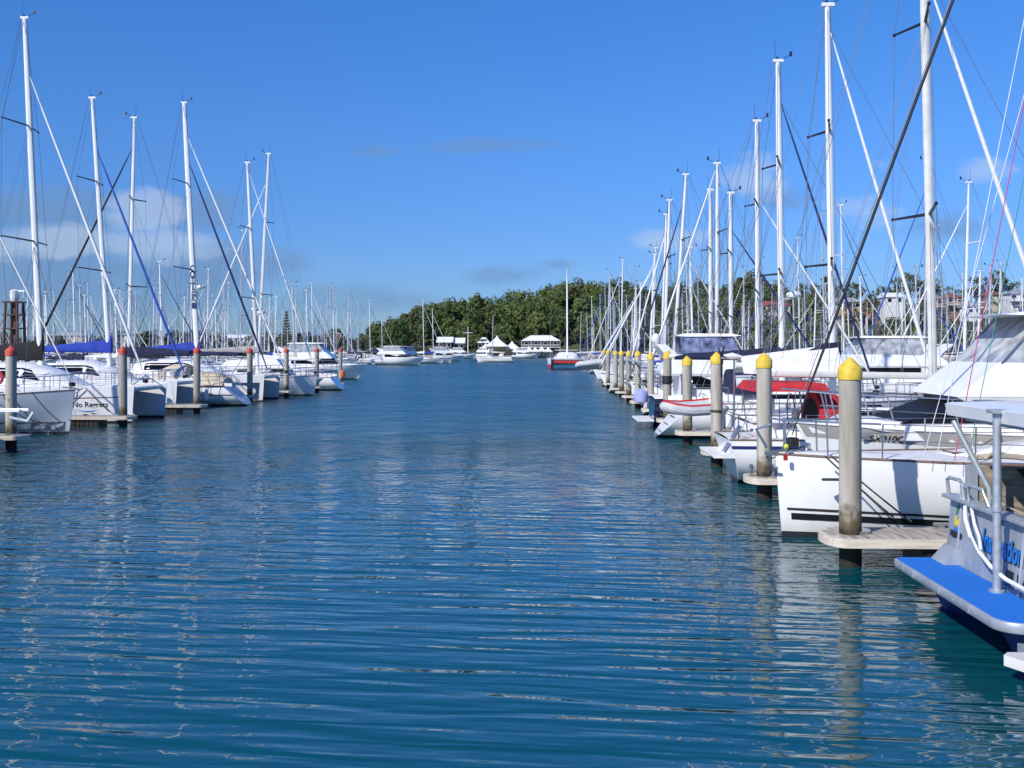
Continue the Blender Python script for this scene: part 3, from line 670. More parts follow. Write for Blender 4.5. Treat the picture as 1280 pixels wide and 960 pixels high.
def tree_proto(name, label, seed, hgt, cr, ch, clumps, per, leaf, lm, group, base=.30, open_=0.):
    g = random.Random(seed); root = thing(name, label, 'tree', (0, 0, 0), 0, group)
    t = MB(); t.path([(0, 0, -.6), (.1, .1, hgt * .25), (-.1, .15, hgt * .5), (.1, 0, hgt * .8)], [hgt * .032, hgt * .026, hgt * .018, hgt * .008], 7)
    b = MB()
    for i in range(clumps):
        th = g.uniform(0, 2 * PI); u = g.uniform(-.75, 1); rr = math.sqrt(max(0, 1 - u * u)) * g.uniform(.55, 1.0)
        lob = 1 + .28 * math.sin(th * 2 + seed) + .2 * math.sin(th * 3 + seed * 2.1); c = Vector((math.cos(th) * rr * cr * lob, math.sin(th) * rr * cr * lob, hgt * (base + (1 - base) * .5) + u * ch * .5 * g.uniform(.7, 1.12)))
        if i % 5 == 0: t.path([(0, 0, hgt * g.uniform(.25, .5)), c * .5 + Vector((0, 0, hgt * .22)), c], [hgt * .012, hgt * .008, hgt * .003], 5)
        leaf_quads(b, c, cr * g.uniform(.18, .36), per, leaf, g)
    t.build('trunk', BARK, root); b.build('crown', lm, root, smooth=False); return root
def palm_proto(name, label, seed, hgt, group):
    g = random.Random(seed); root = thing(name, label, 'palm tree', group=group)
    t = MB(); t.path([(0, 0, -.5), (.15, 0, hgt * .5), (0, .1, hgt)], [.22, .17, .13], 7); t.build('trunk', BARK, root); b = MB()
    for i in range(16):
        a = i * 2.4; el = g.uniform(-.2, 1.0); pts = []
        for k in range(6):
            s = k / 5; pts.append(Vector((math.cos(a) * s * 2.9 * math.cos(el * .6), math.sin(a) * s * 2.9 * math.cos(el * .6), hgt + 2.2 * math.sin(el) * s - 2.1 * s * s)))
        sd = Vector((-math.sin(a), math.cos(a), 0))
        for k in range(5):
            w = .5 * (1 - k / 6); p, q = pts[k], pts[k + 1]
            for sgn in (1, -1): b.add([p, q, q + sd * sgn * w - Vector((0, 0, .35)), p + sd * sgn * w - Vector((0, 0, .35))], [(0, 1, 2, 3)])
    b.build('crown', PALM, root, smooth=False); return root
def pine_proto(name, label, seed, hgt):
    g = random.Random(seed); root = thing(name, label, 'tree'); t = MB(); t.path([(0, 0, -.5), (0, 0, hgt)], [.35, .06], 7); t.build('trunk', BARK, root); b = MB()
    for i in range(13):
        z = hgt * (.16 + .82 * i / 12); r = 3.2 * (1 - i / 13.5)
        for k in range(7):
            a = k * .9 + i; 
            for s in (.4, .75, 1.): leaf_quads(b, (math.cos(a) * r * s, math.sin(a) * r * s, z + .25 * s), .45, 7, .42, g)
    b.build('crown', LEAF2, root, smooth=False); return root
LHILL = 'rounded evergreen tree in the dense wood covering the hill'
HILL = [tree_proto('hill_tree', LHILL, 20 + i, 12.5, c, 9.5, 52, 46, .46, LEAF if i != 3 else LEAF2, 'trees covering the hill') for i, c in enumerate((5.2, 4.0, 5.8, 4.6, 3.6))]
GUM = [tree_proto('gum_tree', 'tall dark open-crowned tree on the house ridge at right', 50 + i, 17, c, 11, 30, 30, .5, LEAF2, 'tall trees on the ridge at right', .35) for i, c in enumerate((5.6, 4.8))]
LOWT = [tree_proto('shore_tree', 'low dark tree in the tree line beyond the left-hand masts', 60 + i, 10, 5.5, 8, 34, 28, .6, LEAF2, 'tree line beyond the left-hand masts', .25) for i in range(2)]
BUSH = [tree_proto('bank_tree', 'bushy green tree on the bank below the ridge houses', 70 + i, 7, 4.2, 6, 34, 26, .5, (LEAF, LEAF2)[i], 'bushy trees on the bank below the houses', .15) for i in range(2)]
used = set()
def plant(protos, x, y, sc, label=None, group=None, z=None):
    p = rnd.choice(protos); zz = ground(x, y) - .2 if z is None else z
    if id(p) not in used:
        used.add(id(p)); p.location = (x, y, zz); p.rotation_euler = (0, 0, rnd.uniform(0, 6)); p.scale = (sc,) * 3; return p
    return dup(p, (x, y, zz), rnd.uniform(0, 6), label, group, sc=sc)
x = -99.
while x < 92:
    s = shore(x); d = 26. if -52 < x < 14 else 10.
    while d < 128:
        if not (d > 118 and rnd.random() < .4): plant(HILL, x + rnd.uniform(-3, 3), s + d + rnd.uniform(-4, 4), rnd.choice((.5, .6, .7, .8, .9, 1., 1.1, 1.25)))
        d += 9.6
    x += 7.9
for k in range(34):
    px = 905 + k * 13 + rnd.uniform(-5, 5); Y = rnd.uniform(395, 430); plant(GUM, W(px, Y), Y, rnd.choice((.5, .6, .68, .76, .85)))
for px, Y, s in ((965, 372, 1.02), (1018, 365, 1.12), (1028, 372, 1.0), (1010, 380, .95), (1152, 350, .95), (1160, 356, .8), (1062, 375, .75), (1092, 380, .72), (930, 392, .8), (905, 398, .85), (1128, 378, .7)):
    plant(GUM, W(px, Y), Y, s)
for k in range(110):
    px = 890 + rnd.uniform(0, 410); Y = rnd.uniform(318, 372); x = W(px, Y)
    Y = max(Y, shore(x) + 8); plant(BUSH, x, Y, rnd.uniform(.7, 1.3))
for k in range(58):
    px = -20 + k * 8.4 + rnd.uniform(-4, 4); Y = shore(W(px, 600)) + rnd.uniform(6, 40); x = W(px, Y); plant(LOWT, x, Y, rnd.uniform(.75, 1.35))
Y = 560; pp = pine_proto('norfolk_pine', 'tall narrow conical pine rising above the left tree line', 9, 20); pp.location = (W(358, Y), Y, 1.5); pp.scale = (1, 1, 1.12)
PL = palm_proto('palm_tree', 'slender palm with drooping fronds among the ridge houses', 5, 8, 'palms among the ridge houses')
for i, (px, Y) in enumerate(((1238, 372), (1258, 378), (1232, 380), (1279, 372), (1205, 385))):
    x = W(px, Y); z = ground(x, Y) - .2
    if i == 0: PL.location = (x, Y, z)
    else: dup(PL, (x, Y, z), i, sc=rnd.uniform(.8, 1.1))
SP = dup(PL, (0, 0, 0), 1., 'dark palm on the far shore beside the restaurant buildings', 'palms along the far shore')
for i, (px, d) in enumerate(((593, 6), (604, 7), (700, 8), (590, 12), (545, 9), (420, 12), (536, 14))):
    x = W(px, 412); Y = shore(x) + d
    o = SP if i == 0 else dup(SP, (0, 0, 0), i); o.location = (W(px, Y), Y, 1.0); o.scale = (.8 if px != 420 else 1.6,) * 3
    if px == 420: o['label'] = 'tall leaning palm at the left foot of the wooded hill'; del o['group']

# ------------------------------------------------------------------ houses and the far restaurant
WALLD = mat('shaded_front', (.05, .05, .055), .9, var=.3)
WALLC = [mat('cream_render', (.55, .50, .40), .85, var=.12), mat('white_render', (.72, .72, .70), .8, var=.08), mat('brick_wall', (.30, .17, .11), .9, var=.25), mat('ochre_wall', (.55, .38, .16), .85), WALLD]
ROOFC = {'red': mat('red_tiled_roof', (.34, .085, .05), .8, var=.25, scale=1.5), 'brown': mat('brown_tiled_roof', (.20, .085, .06), .85, var=.25), 'grey': mat('grey_metal_roof', (.34, .36, .38), .6, var=.12), 'white': mat('white_metal_roof', (.78, .78, .78), .5, var=.06)}
def house(px0, px1, Y, zt, roof, wall, label, hh=3.0, z0=None, cat='house', hip=True, veranda=False, name='house'):
    x0, x1 = W(px0, Y), W(px1, Y); xc = (x0 + x1) / 2; w = x1 - x0; dd = 9.
    g = ground(xc, Y) if z0 is None else z0; g = max(min(g, zt - 3.6), zt - 4.4) if z0 is None else g
    root = thing(name, label, cat, (xc, Y, g)); h = zt - g; e = h - min(2.0, h * .35)
    b = MB(); b.box(-w / 2 + .5, w / 2 - .5, .5, dd - .5, -7, e); b.build('wall', WALLC[wall], root)
    b = MB(); hw = w / 2; rz = e + (h - e)
    k = min(hw * .7, 3.5) if hip else .1
    b.add([(-hw, 0, e), (hw, 0, e), (hw, dd, e), (-hw, dd, e), (-hw + k, dd / 2, rz), (hw - k, dd / 2, rz)], [(0, 1, 5, 4), (1, 2, 5), (2, 3, 4, 5), (3, 0, 4)])
    b.box(-hw, hw, 0, dd, e - .28, e - .004); b.build('roof', ROOFC[roof], root)
    n = max(2, int(w / 3.2)); nst = 2 if e > 4.6 else 1
    for s in range(nst):
        for i in range(n):
            if (i + s) % 3 == 2 and n > 4: continue
            xw = -hw + w * (i + .5) / n; zb = e - 2.0 - s * 2.8
            f = MB().box(xw - .8, xw + .8, .42, .55, zb, zb + 1.35).build('window', WALLC[1], root); MB().box(xw - .7, xw + .7, .395, .43, zb + .1, zb + 1.25).build('pane', GLASS, f)
    if veranda:
        b = MB(); b.box(-hw, hw, -1.6, .3, e - 2.9, e - 2.7)
        for i in range(n + 1): b.box(-hw + w * i / n - .07, -hw + w * i / n + .07, -1.55, -1.4, -1, e - .3)
        for i in range(int(w / .5)): b.box(-hw + i * .5, -hw + i * .5 + .07, -1.58, -1.52, e - 2.7, e - 1.75)
        b.box(-hw, hw, -1.6, -1.5, e - 1.75, e - 1.65); b.build('veranda', WALLC[1], root)
    return root
zt = lambda y, Y: H + (HOR - y) / F * Y
house(948, 990, 385, zt(376, 385), 'red', 0, 'cream house with orange-red tiled roof, leftmost on the ridge')
house(1030, 1052, 392, zt(371, 392), 'grey', 0, 'house with grey roof behind the tallest ridge trees')
house(1056, 1078, 380, zt(372, 380), 'grey', 3, 'ochre house with pale grey roof on the ridge')
house(1082, 1100, 388, zt(374, 388), 'brown', 2, 'small brick house with brown roof on the ridge')
house(1106, 1132, 372, zt(366, 372), 'white', 1, 'white flat-looking house with broad white roof on the ridge', hip=False)
house(1158, 1181, 368, zt(369, 368), 'red', 2, 'long house with dark red roof left of the pale roofed house', veranda=True)
house(1183, 1206, 372, zt(367, 372), 'brown', 2, 'brick house with brown roof and white balcony rail', veranda=True)
house(1210, 1228, 360, zt(378, 360), 'grey', 1, 'small white house with grey gable below the palms', hip=False)
house(1232, 1258, 378, zt(364, 378), 'brown', 0, 'house with brown roof beside the palms on the ridge')
house(1262, 1300, 366, zt(362, 366), 'grey', 1, 'white house with grey roof, rightmost on the ridge', veranda=True)
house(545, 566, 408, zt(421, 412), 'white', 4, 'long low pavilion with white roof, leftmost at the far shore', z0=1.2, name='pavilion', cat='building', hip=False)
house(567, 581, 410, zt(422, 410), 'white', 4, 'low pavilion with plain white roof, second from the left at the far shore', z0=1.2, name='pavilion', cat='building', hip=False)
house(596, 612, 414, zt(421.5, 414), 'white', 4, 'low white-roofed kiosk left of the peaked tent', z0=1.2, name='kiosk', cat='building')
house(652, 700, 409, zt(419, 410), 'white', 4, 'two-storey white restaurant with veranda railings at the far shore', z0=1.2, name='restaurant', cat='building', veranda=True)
for i, (p0, p1, y, r_, wl, lab) in enumerate(((236, 252, 413, 'brown', 3, 'ochre house seen between masts at far left'), (272, 318, 418, 'white', 1, 'long white building beyond the left-hand masts'), (318, 352, 419, 'white', 1, 'white flat building right of the long white one at left'), (150, 190, 414, 'grey', 1, 'grey-roofed shed beyond the far left rows'), (60, 104, 415, 'grey', 0, 'cream warehouse behind the far left masts'), (395, 430, 417, 'brown', 0, 'low brown-roofed house left of the wooded hill'))):
    house(p0, p1, 655, zt(y, 655), r_, wl, lab, z0=1.5)
def tent(px, Y, w, zt_, name='marquee', label='', cat='tent', group=None):
    root = thing(name, label, cat, (W(px, Y), Y, 1.25), 0, group); h = zt_ - 1.25; e = h * .46; b = MB(); rows = []
    for k in range(9):
        s = k / 8; r = w / 2 * (1 - s) ** 1.5 + .06; rows.append((r * 1.38, e + (h - e) * s))
    b.lathe([(w / 2 * 1.40, e - .3)] + rows, n=4, sq=True); b.build('canopy', FWHITE, root, ang=25); b = MB()
    for sx in (1, -1):
        for sy in (1, -1): b.path([(sx * w * .47, sy * w * .47, -.2), (sx * w * .47, sy * w * .47, e)], .09, 6)
    b.build('pole', STEEL, root)
tent(621, 408, 9, zt(419, 408), label='large white peaked marquee at the far shore')
tent(640, 412, 7, zt(426, 412), label='smaller white marquee just right of the large peaked one')
tent(607, 407, 6, zt(429, 407), label='small white canopy left of the large peaked marquee')
for i, px in enumerate((646, 654, 661, 669, 677, 685)): tent(px, 405, 3.6, zt(432.5 + (i % 2), 405), 'umbrella', 'white square umbrella on the restaurant terrace', 'umbrella', 'white umbrellas on the restaurant terrace')
t = thing('flag_mast', 'white flagpole mast with crossyard at the far shore', 'flagpole', (W(585, 407), 407, 1.2)); b = MB(); b.path([(0, 0, 0), (0, 0, zt(408, 407) - 1.2)], [.22, .12], 8); b.build('pole', MAST, t); b = MB(); z = zt(416, 407) - 1.2; b.path([(-1.9, 0, z), (1.9, 0, z)], .10, 6); b.build('yard', MAST, t)

# ================================================================== PILES AND PONTOONS
def pile(X, Y, top, capm, label, group, r=.172):
    root = thing('mooring_pile', label, 'pile', (X, Y, 0), 0, group)
    root.rotation_euler = (rnd.uniform(-.008, .008), rnd.uniform(-.008, .008), rnd.uniform(0, 6))
    b = MB(); b.lathe([(r * 1.01, -1.2), (r * 1.0, .4), (r, top - .30)], n=24); b.build('shaft', PILEM, root)
    b = MB(); c = r * 1.09; b.lathe([(c, top - .345), (c, top - .335), (c * 1.005, top - .17), (c * .97, top - .155), (c * .18, top - .005), (.01, top)], n=24); b.build('cap', capm, root, ang=25)
    return root
def finger(tip, inner, Y, label, group, zt=.50, half=.5):
    d = 1 if inner > tip else -1
    root = thing('pontoon_finger', label, 'pontoon', (tip, Y, 0), 0 if d > 0 else PI, group); l = abs(inner - tip); r = half
    arc = [(r * .55 - r * .55 * math.sin(a), r * math.cos(a)) for a in [PI * i / 10 for i in range(11)]]
    out = [(l, r)] + arc + [(l, -r)]
    b = MB(); b.vprism(out, zt - .10, zt - .022); x = .03
    while x < l - .1:
        q = max(0., min(1., (r * .55 - x) / (r * .55))); hw_ = r * math.sqrt(max(0., 1 - q * q)) - .006; b.box(x, x + .132, -hw_, hw_, zt - .0215, zt - rnd.uniform(0, .003)); x += .14
    b.build('deck', PLANK, root)
    k = 1.09; o2 = [(l, r * k)] + [(x - .05, y * k) for x, y in arc] + [(l, -r * k)]
    b = MB(); b.vprism(o2, zt - .15, zt - .012); b.build('waler', TIMBER, root)
    b = MB(); x = 1.4
    while x + 2.2 < l: 
        b.box(x, x + 2.0, -r * .88, r * .88, -.3, zt - .152)
        for i in range(10): b.box(x + .05 + i * .2, x + .14 + i * .2, -r * .93, r * .93, -.2, zt - .17)
        x += 2.35
    b.build('float', FLOATM, root)
    for xx in (2.0, 5.0, 8.0):
        for sd in (1, -1):
            b = MB(); b.box(xx - .12, xx + .12, sd * r * .8 - .03, sd * r * .8 + .03, zt + .05, zt + .09); b.box(xx - .05, xx + .05, sd * r * .8 - .02, sd * r * .8 + .02, zt, zt + .06); b.build('cleat', STEEL, root)
    b = MB(); b.lathe([(.20, zt + .0), (.24, zt), (.24, zt + .05), (.20, zt + .05)], (.5, 0, 0), 18); b.build('pile_ring', STEEL, root)
    return root
NUMW = ['nearest', 'second nearest', 'third nearest', 'fourth nearest', 'fifth nearest', 'sixth nearest', 'seventh nearest', 'eighth nearest', 'ninth nearest', 'tenth nearest', 'eleventh nearest', 'twelfth nearest']
LP = [(14, 34.8), (154, 45.), (246, 54.5), (312.5, 65.), (358, 73.), (396, 82.), (425.5, 91.)]
LT = [432, 433, 433.5, 434.5, 434.5, 434.5, 434.5]
lnote = ['cut by the left edge of the photo', 'in front of the catamaran named in dark script', 'in front of the tall lettered mast', 'right of the tan canvas covers', 'behind the catamaran with dark blue furled sail', 'by the small cruiser with blue screens', 'with an orange buoy at its foot, last of its row']
for i, (px, Y) in enumerate(LP):
    X = W(px, Y); pile(X, Y, ZP(LT[i], X, Y), REDC, 'red-capped concrete pile ' + lnote[i], 'red-capped piles along the left berths', .178)
    finger(X + .5, -31.9, Y, NUMW[i] + ' finger pontoon on the left, running in behind its red-capped pile', 'finger pontoons of the left berths')
o = MB().lathe([(.05, .9), (.16, 1.0), (.2, 1.25), (.16, 1.5), (.05, 1.6)], n=12).build('mooring_buoy', ORANGE); o.location = (W(428, 90.6), 90.7, .0); tag(o, 'orange buoy hung on the last red-capped pile', 'buoy')
RP = [(1063, 16.6, 447), (955.5, 24.1, 441), (896, 30.5, 440), (859.5, 37.5, 445), (834, 44., 438), (813, 51.7, 440.5), (797, 59.5, 438), (786, 66.3, 438), (777, 73., 438), (770, 79.5, 438), (760, 91, 437), (755, 98, 437)]
rnote = ['tallest in the picture, in front of the white yacht with brown stripes', 'left of the tallest one, before the red sun awning', 'with a rope band round it, right of the hanging red-trimmed dinghy', 'just left of the hanging red-trimmed dinghy', 'with a dark sleeve round its middle', 'behind the lilac fender', 'standing above two dark sagging ropes', 'next beyond the one above the sagging ropes', 'slim and clear, left of the sagging ropes', 'fourth from the far end of the right row', 'second from the far end of the right row', 'at the far end of the right row']
for i, (px, Y, y) in enumerate(RP):
    X = W(px, Y); pile(X, Y, ZP(y, X, Y), YEL, 'yellow-capped concrete pile ' + rnote[i], 'yellow-capped piles along the right berths')
    if i < 11: finger(X - .40, 17.6, Y + .1, NUMW[i] + ' finger pontoon on the right, carrying its yellow-capped pile near the tip', 'finger pontoons of the right berths', half=.52)
X5 = W(834, 44.); o = MB().lathe([(.18, 1.95), (.215, 1.98), (.215, 2.28), (.18, 2.3)], n=18).build('pile_sleeve', BLKM); o.location = (X5, 44., 0); tag(o, 'black rubber sleeve clamped round a yellow-capped pile', 'pile sleeve')
X3 = W(896, 30.5); o = MB().lathe([(.172, 1.58), (.192, 1.59), (.192, 1.64), (.172, 1.65)], n=18).build('rope_band', ROPE); o.location = (X3, 30.5, 0); tag(o, 'dark rope band tied round the third yellow-capped pile', 'rope')
o = MB().lathe([(.03, 0), (.03, .14), (.05, .16), (.05, .24), (.02, .27)], n=10).build('dock_light', STEEL); o.location = (W(938, 24.2), 24.1, .5); tag(o, 'little post lamp on the tip of the second right-hand finger', 'dock light')
def walkway(x0, x1, y0, y1, label):
    root = thing('walkway', label, 'pontoon', (x0, y0, 0)); b = MB(); b.box(0, x1 - x0, 0, y1 - y0, .42, .52); b.build('deck', PLANK, root)
    b = MB(); b.box(-.08, -.005, 0, y1 - y0, .36, .50); b.box(x1 - x0 + .005, x1 - x0 + .08, 0, y1 - y0, .36, .5); b.build('waler', TIMBER, root)
    b = MB(); y = 1.
    while y < y1 - y0 - 3: b.box(.15, x1 - x0 - .15, y, y + 2.2, -.3, .415); y += 3
    b.build('float', FLOATM, root); return root
walkway(-34.4, -31.95, 8, 98, 'long timber walkway pontoon behind the left berths')
walkway(17.65, 20.0, 8, 160, 'long timber walkway pontoon behind the right berths')

# ================================================================== LEFT BERTHS
taken = []
def occ(root, L, B):
    x = root.location.x; d = 1 if abs(root.rotation_euler.z) < 1 else -1
    taken.append((min(x, x + d * L), max(x, x + d * L), root.location.y - B / 2, root.location.y + B / 2))
def berth(Y, endX, end, d, mpx, tpx, ty, L=None, frac=None):
    mX = W(mpx, Y); dist = abs(mX - endX); frac = frac or (.42 if end == 'bow' else .55)
    L = L or max(9., min(14., dist / frac)); mx = (L - dist) if end == 'bow' else dist
    z = ZP(ty, mX, Y); rk = max(.05, -(W(tpx, Y) - mX) * d)
    return dict(L=L, mx=mx, top=z, rake=rk)
# half seen yacht in the left corner, bow platform reaching past the nearest pile
r, h = yacht('sailing_yacht', 'white yacht in the left corner with bow platform and anchor past the nearest red-capped pile', L=11.5, B=3.3, mx=6.3, top=15, rake=.5, cover=FBLACK, fb=1.45, bow_rake=.6)
place(r, -17.95, 32.6, 1, 'bow', 11.5); occ(r, 11.5, 3.3)
b = MB(); b.box(10.9, 12.55, -.22, .22, 1.42, 1.50, ch=.02); b.path([(10.6, 0, 1.5), (12.75, 0, 1.47)], .05, 8); b.path([(12.3, -.35, 1.25), (12.75, -.1, 1.12), (12.9, 0, 1.4)], .05, 6); b.build('bow_platform', GEL, r)
# grey-white yacht
r, h = yacht('sailing_yacht', 'grey-white yacht with plumb bow between the two nearest red-capped piles', L=12.5, B=3.7, fb=1.78, fm=1.45, fs=1.35, mx=6.6, top=16, rake=.6, hm=GREYH, stripe=None, bow_rake=.25, cover=FBLACK, gen=SLWHITE, dodger=FBLACK, boom=4.5, boomz=3.0, gr=.035)
place(r, -19.2, 41.2, 1, 'bow', 12.5); occ(r, 12.5, 3.7)
fixn(h.strip(.14, .50, .0, .985, .006).build('hull_shade_band', mat('slate_hull_shade', (.10, .13, .18), .4), r))  # slate strip carries the shadow-like dark wedge along the hull in its colour
b = MB(); b.sag((11.3, -1.15, 1.75), (12.2, -.55, .5), .1, .02); b.sag((10.6, -1.4, 1.7), (11.6, -1.0, .35), .15, .02); b.sag((9.8, -1.6, 1.6), (11.9, -.8, .45), .2, .015); b.build('bow_rope', ROPE, r)
# catamaran with the script name
P = berth(49.3, -19.25, 'bow', 1, 51, 30.5, 22, L=11.4)
r, hs = catamaran('catamaran', 'white catamaran with dark script name on its hull, black-covered boom', L=11.4, BT=5.1, hb=1.05, fb=1.72, fm=1.62, mx=P['mx'], top=P['top'], rake=P['rake'], w=.27, gtop=.83, cover=FBLACK, boomz=3.0, boom=5.0, covh=1.0, stripe=TEAK, wr=.010)
place(r, -19.25, 49.3, 1, 'bow', 11.4); occ(r, 11.4, 5.6)
xn = -19.25 - 11.4
xw = W(91, 47) - xn
hs[0].letters(r, 'No Regrets', xw, .76, .34, -1, 1, INK, .006)
b = MB(); b.add([(xw - .24 + .17 * math.cos(a), hs[0].y0 - hs[0].y_at(xw - .24, .85) - .010, .83 + .17 * math.sin(a)) for a in [2 * PI * i / 16 for i in range(16)]], [tuple(range(16))]); b.build('emblem', GOLD, r, smooth=False)
b = MB(); b.add([(xw - .42 + x, hs[0].y0 - hs[0].y_at(xw - .3, .85) - .013, .70 + z) for x, z in ((0, 0), (.10, 0), (.12, .2), (.04, .3), (.22, .34), (.1, .40), (-.04, .36))], [tuple(range(7))]); b.build('emblem', GOLD, r, smooth=False)
b = MB(); n = 12; b.grid([[(xw + .15 + 1.0 * i / n, hs[0].y0 - hs[0].y_at(xw + .15 + i / n, .6) - .010, .62 - .08 * math.sin(PI * i / n) + w_) for w_ in (0, .035 * math.sin(PI * i / n) + .004)] for i in range(n + 1)]); b.build('emblem', INKB, r, smooth=False)
b = MB(); b.sag((9.3, -2.45, 1.66), (10.4, -2.4, .55), .05, .02); b.sag((9.2, -2.45, 1.66), (7.3, -2.75, .55), .1, .02); b.sag((6.2, -2.6, 1.6), (7.0, -2.78, .5), .0, .012); b.build('mooring_line', ROPE, r)
b = MB(); b.path([(5.0 + .28 * math.cos(a), -2.2, 2.1 + .28 * math.sin(a)) for a in [2 * PI * i / 14 for i in range(15)]], .085, 7)
b.build('lifebuoy', mat('red_lifebuoy', (.6, .06, .06), .5), r)
# second catamaran
P = berth(58.4, -20.6, 'bow', 1, 137, 115, 122, L=11.)
r, hs = catamaran('catamaran', 'white catamaran with bright blue furled headsail and blue boom cover', L=11, BT=4.8, hb=1.0, fb=1.7, fm=1.6, mx=P['mx'], top=P['top'], rake=P['rake'], w=.24, gen=SLBLUE, gtop=.80, cover=FBLUE, boom=4.6, boomz=3.35, covh=.75, stripe=None, boomm=GEL)
place(r, -20.6, 58.4, 1, 'bow', 11); occ(r, 11, 5)
# stern-out cruising yacht with tan covers
P = berth(62.6, -18.3, 'stern', -1, 160, 168, 147)
r, h = yacht('sailing_yacht', 'stern-out white yacht with tan canvas covers and black furled headsail', L=P['L'] + .6, B=3.3, fb=1.4, fm=1.2, fs=1.15, mx=P['mx'], top=P['top'], rake=P['rake'], w=.21, gen=SLBLACK, gtop=.88, cover=FNAVY, boom=5.3, boomz=3.1, tr=1.3, tw=.72, dodger=FTAN, bimini=FNAVY, stripe=BLKSTRIPE, stripez=(-.5, -.44), covh=.65)
place(r, -18.3, 62.6, -1, 'stern', P['L']); occ(r, P['L'] + .6, 3.4)
fixn(Shell([(1.4, 1.25, 1.15, .45), (2.0, 1.25, 1.25, .75), (3.2, 1.25, 1.25, .8), (3.8, 1.25, 1.0, .5)], 2.4, .2).mesh().build('cockpit_cover', FTAN, r))
# dark-stayed catamaran with the lettered mast
P = berth(69, -18.7, 'bow', 1, 247, 230, 128, L=11.2)
r, hs = catamaran('catamaran', 'white catamaran with letters down its tall mast, bowsprit and dark blue furled staysail', L=11.2, BT=5.0, hb=1.05, fb=1.75, fm=1.6, mx=P['mx'], top=P['top'], rake=P['rake'], w=.34, gen=SLWHITE, inner=SLNAVY, gtop=.86, cover=FBLUE, boom=4.3, boomz=3.3, sprit=True, stripe=None, radar=True, covh=.8, wr=.011)
mast = [c for c in r.children if c.name.startswith('mast')][0]
place(r, -18.7, 69, 1, 'bow', 11.2); occ(r, 11.2, 5.2)
for sd in (-1, 1): fixn(hs[0].strip(.15, 1.25, .80, .975, .010).build('bow_shade', mat('navy_bow_shade', (.03, .055, .14), .4), r)) if sd < 0 else None  # dark navy strip paints the shadowed inner side onto the near bow
z1, z0 = ZP(330, -23.5, 69), ZP(383, -23.5, 69); tx = 'COTTEK'
for k, chh in enumerate(tx):
    v, f = text2d(chh, .62, .015, align='CENTER'); z = lerp(z1, z0, (k + .8) / 7.2); mxx = P['mx'] - P['rake'] * (z - 2.6) / (P['top'] - 2.6)
    MB().add([(mxx + a * .62, -.148, z - .2 + c) for a, c in v], f).build('lettering', INKN, mast, smooth=False)
z = z0; mxx = P['mx'] - P['rake'] * (z - 2.6) / (P['top'] - 2.6); MB().box(mxx - .13, mxx + .13, -.152, -.146, z - .15, z + .25).build('lettering', INKN, mast)
# small yachts further along
P = berth(76.0, -17.3, 'bow', 1, 322, 309, 203)
r, h = yacht('sailing_yacht', 'white yacht with long grey boom cover and plumb bow, third group from the near left', L=P['L'], B=3.5, mx=P['mx'], top=P['top'], rake=P['rake'], w=.22, gen=SLWHITE, gtop=.95, gr=.05, cover=FGREY, boom=4.6, boomz=3.3, stripe=None, radar=True, bow_rake=.2, fb=1.5, fm=1.3)
place(r, -17.3, 76, 1, 'bow', P['L']); occ(r, P['L'], 3.5)
r, h = flybridge('motor_cruiser', 'small white cruiser with blue screens near the far end of the left row', L=8, B=2.7, fb=1.2, fm=1.0, fs=.9, top=False, arch=False); place(r, -17.6, 79.6, 1, 'bow', 8); occ(r, 8, 2.8)
P = berth(86.5, -17.4, 'stern', -1, 322, 336, 192)
r, h = yacht('sailing_yacht', 'white stern-out yacht, farthest of the left row, with white furled headsail', L=P['L'], B=3.6, mx=P['mx'], top=P['top'], rake=P['rake'], w=.24, gen=SLWHITE, cover=FWHITE, gtop=.86, tr=.9, stripe=None, radar=True)
place(r, -17.4, 86.5, -1, 'stern', P['L']); occ(r, P['L'], 3.6)
# trawler with black awning and rusty mast tower, second row
r, h = flybridge('trawler', 'dark trawler under black awnings with rusty brown mast tower, far left', L=11, B=3.8, hm=NAVYH, top=False, arch=False, fm=1.6, fb=2.0); r.location = (-45.5, 60, 0); occ(r, 11, 3.8)
r['category'] = 'trawler'
b = MB(); b.grid([[(x, y, 4.35 - .22 * abs(y) - .06 * ((x - 7) / 3) ** 2 + .03 * math.sin(x * 5)) for y in (-2.0, -1.2, 0, 1.2, 2.0)] for x in [1.5 + i * .8 for i in range(14)]]); b.grid([[(x, -2.0, 3.88 - 1.5 * k / 2 + .04 * math.sin(x * 6 + k)) for k in range(3)] for x in [1.5 + i * .8 for i in range(14)]]); b.build('awning', FBLACK, r)
b = MB(); tx0 = W(18, 60) + 45.5
for sx in (-.45, .45):
    for sy in (-.5, .5): b.path([(tx0 + sx, sy, 2.5), (tx0 + sx * .75, sy * .7, 6.2)], .09, 6)
for z in (4.6, 5.4, 6.15): b.box(tx0 - .5, tx0 + .5, -.45, .45, z, z + .08)
b.box(tx0 - .12, tx0 + .12, -.12, .12, 3, 6.2); tw_ = b.build('mast_tower', RUST, r)
MB().lathe([(.05, 6.2), (.2, 6.25), (.26, 6.5), (.25, 6.85), (.1, 6.95)], (tx0, 0, 0), 12).box(tx0 - .1, tx0 + .7, -.06, .06, 6.8, 6.9).build('searchlight', FENDW, tw_)

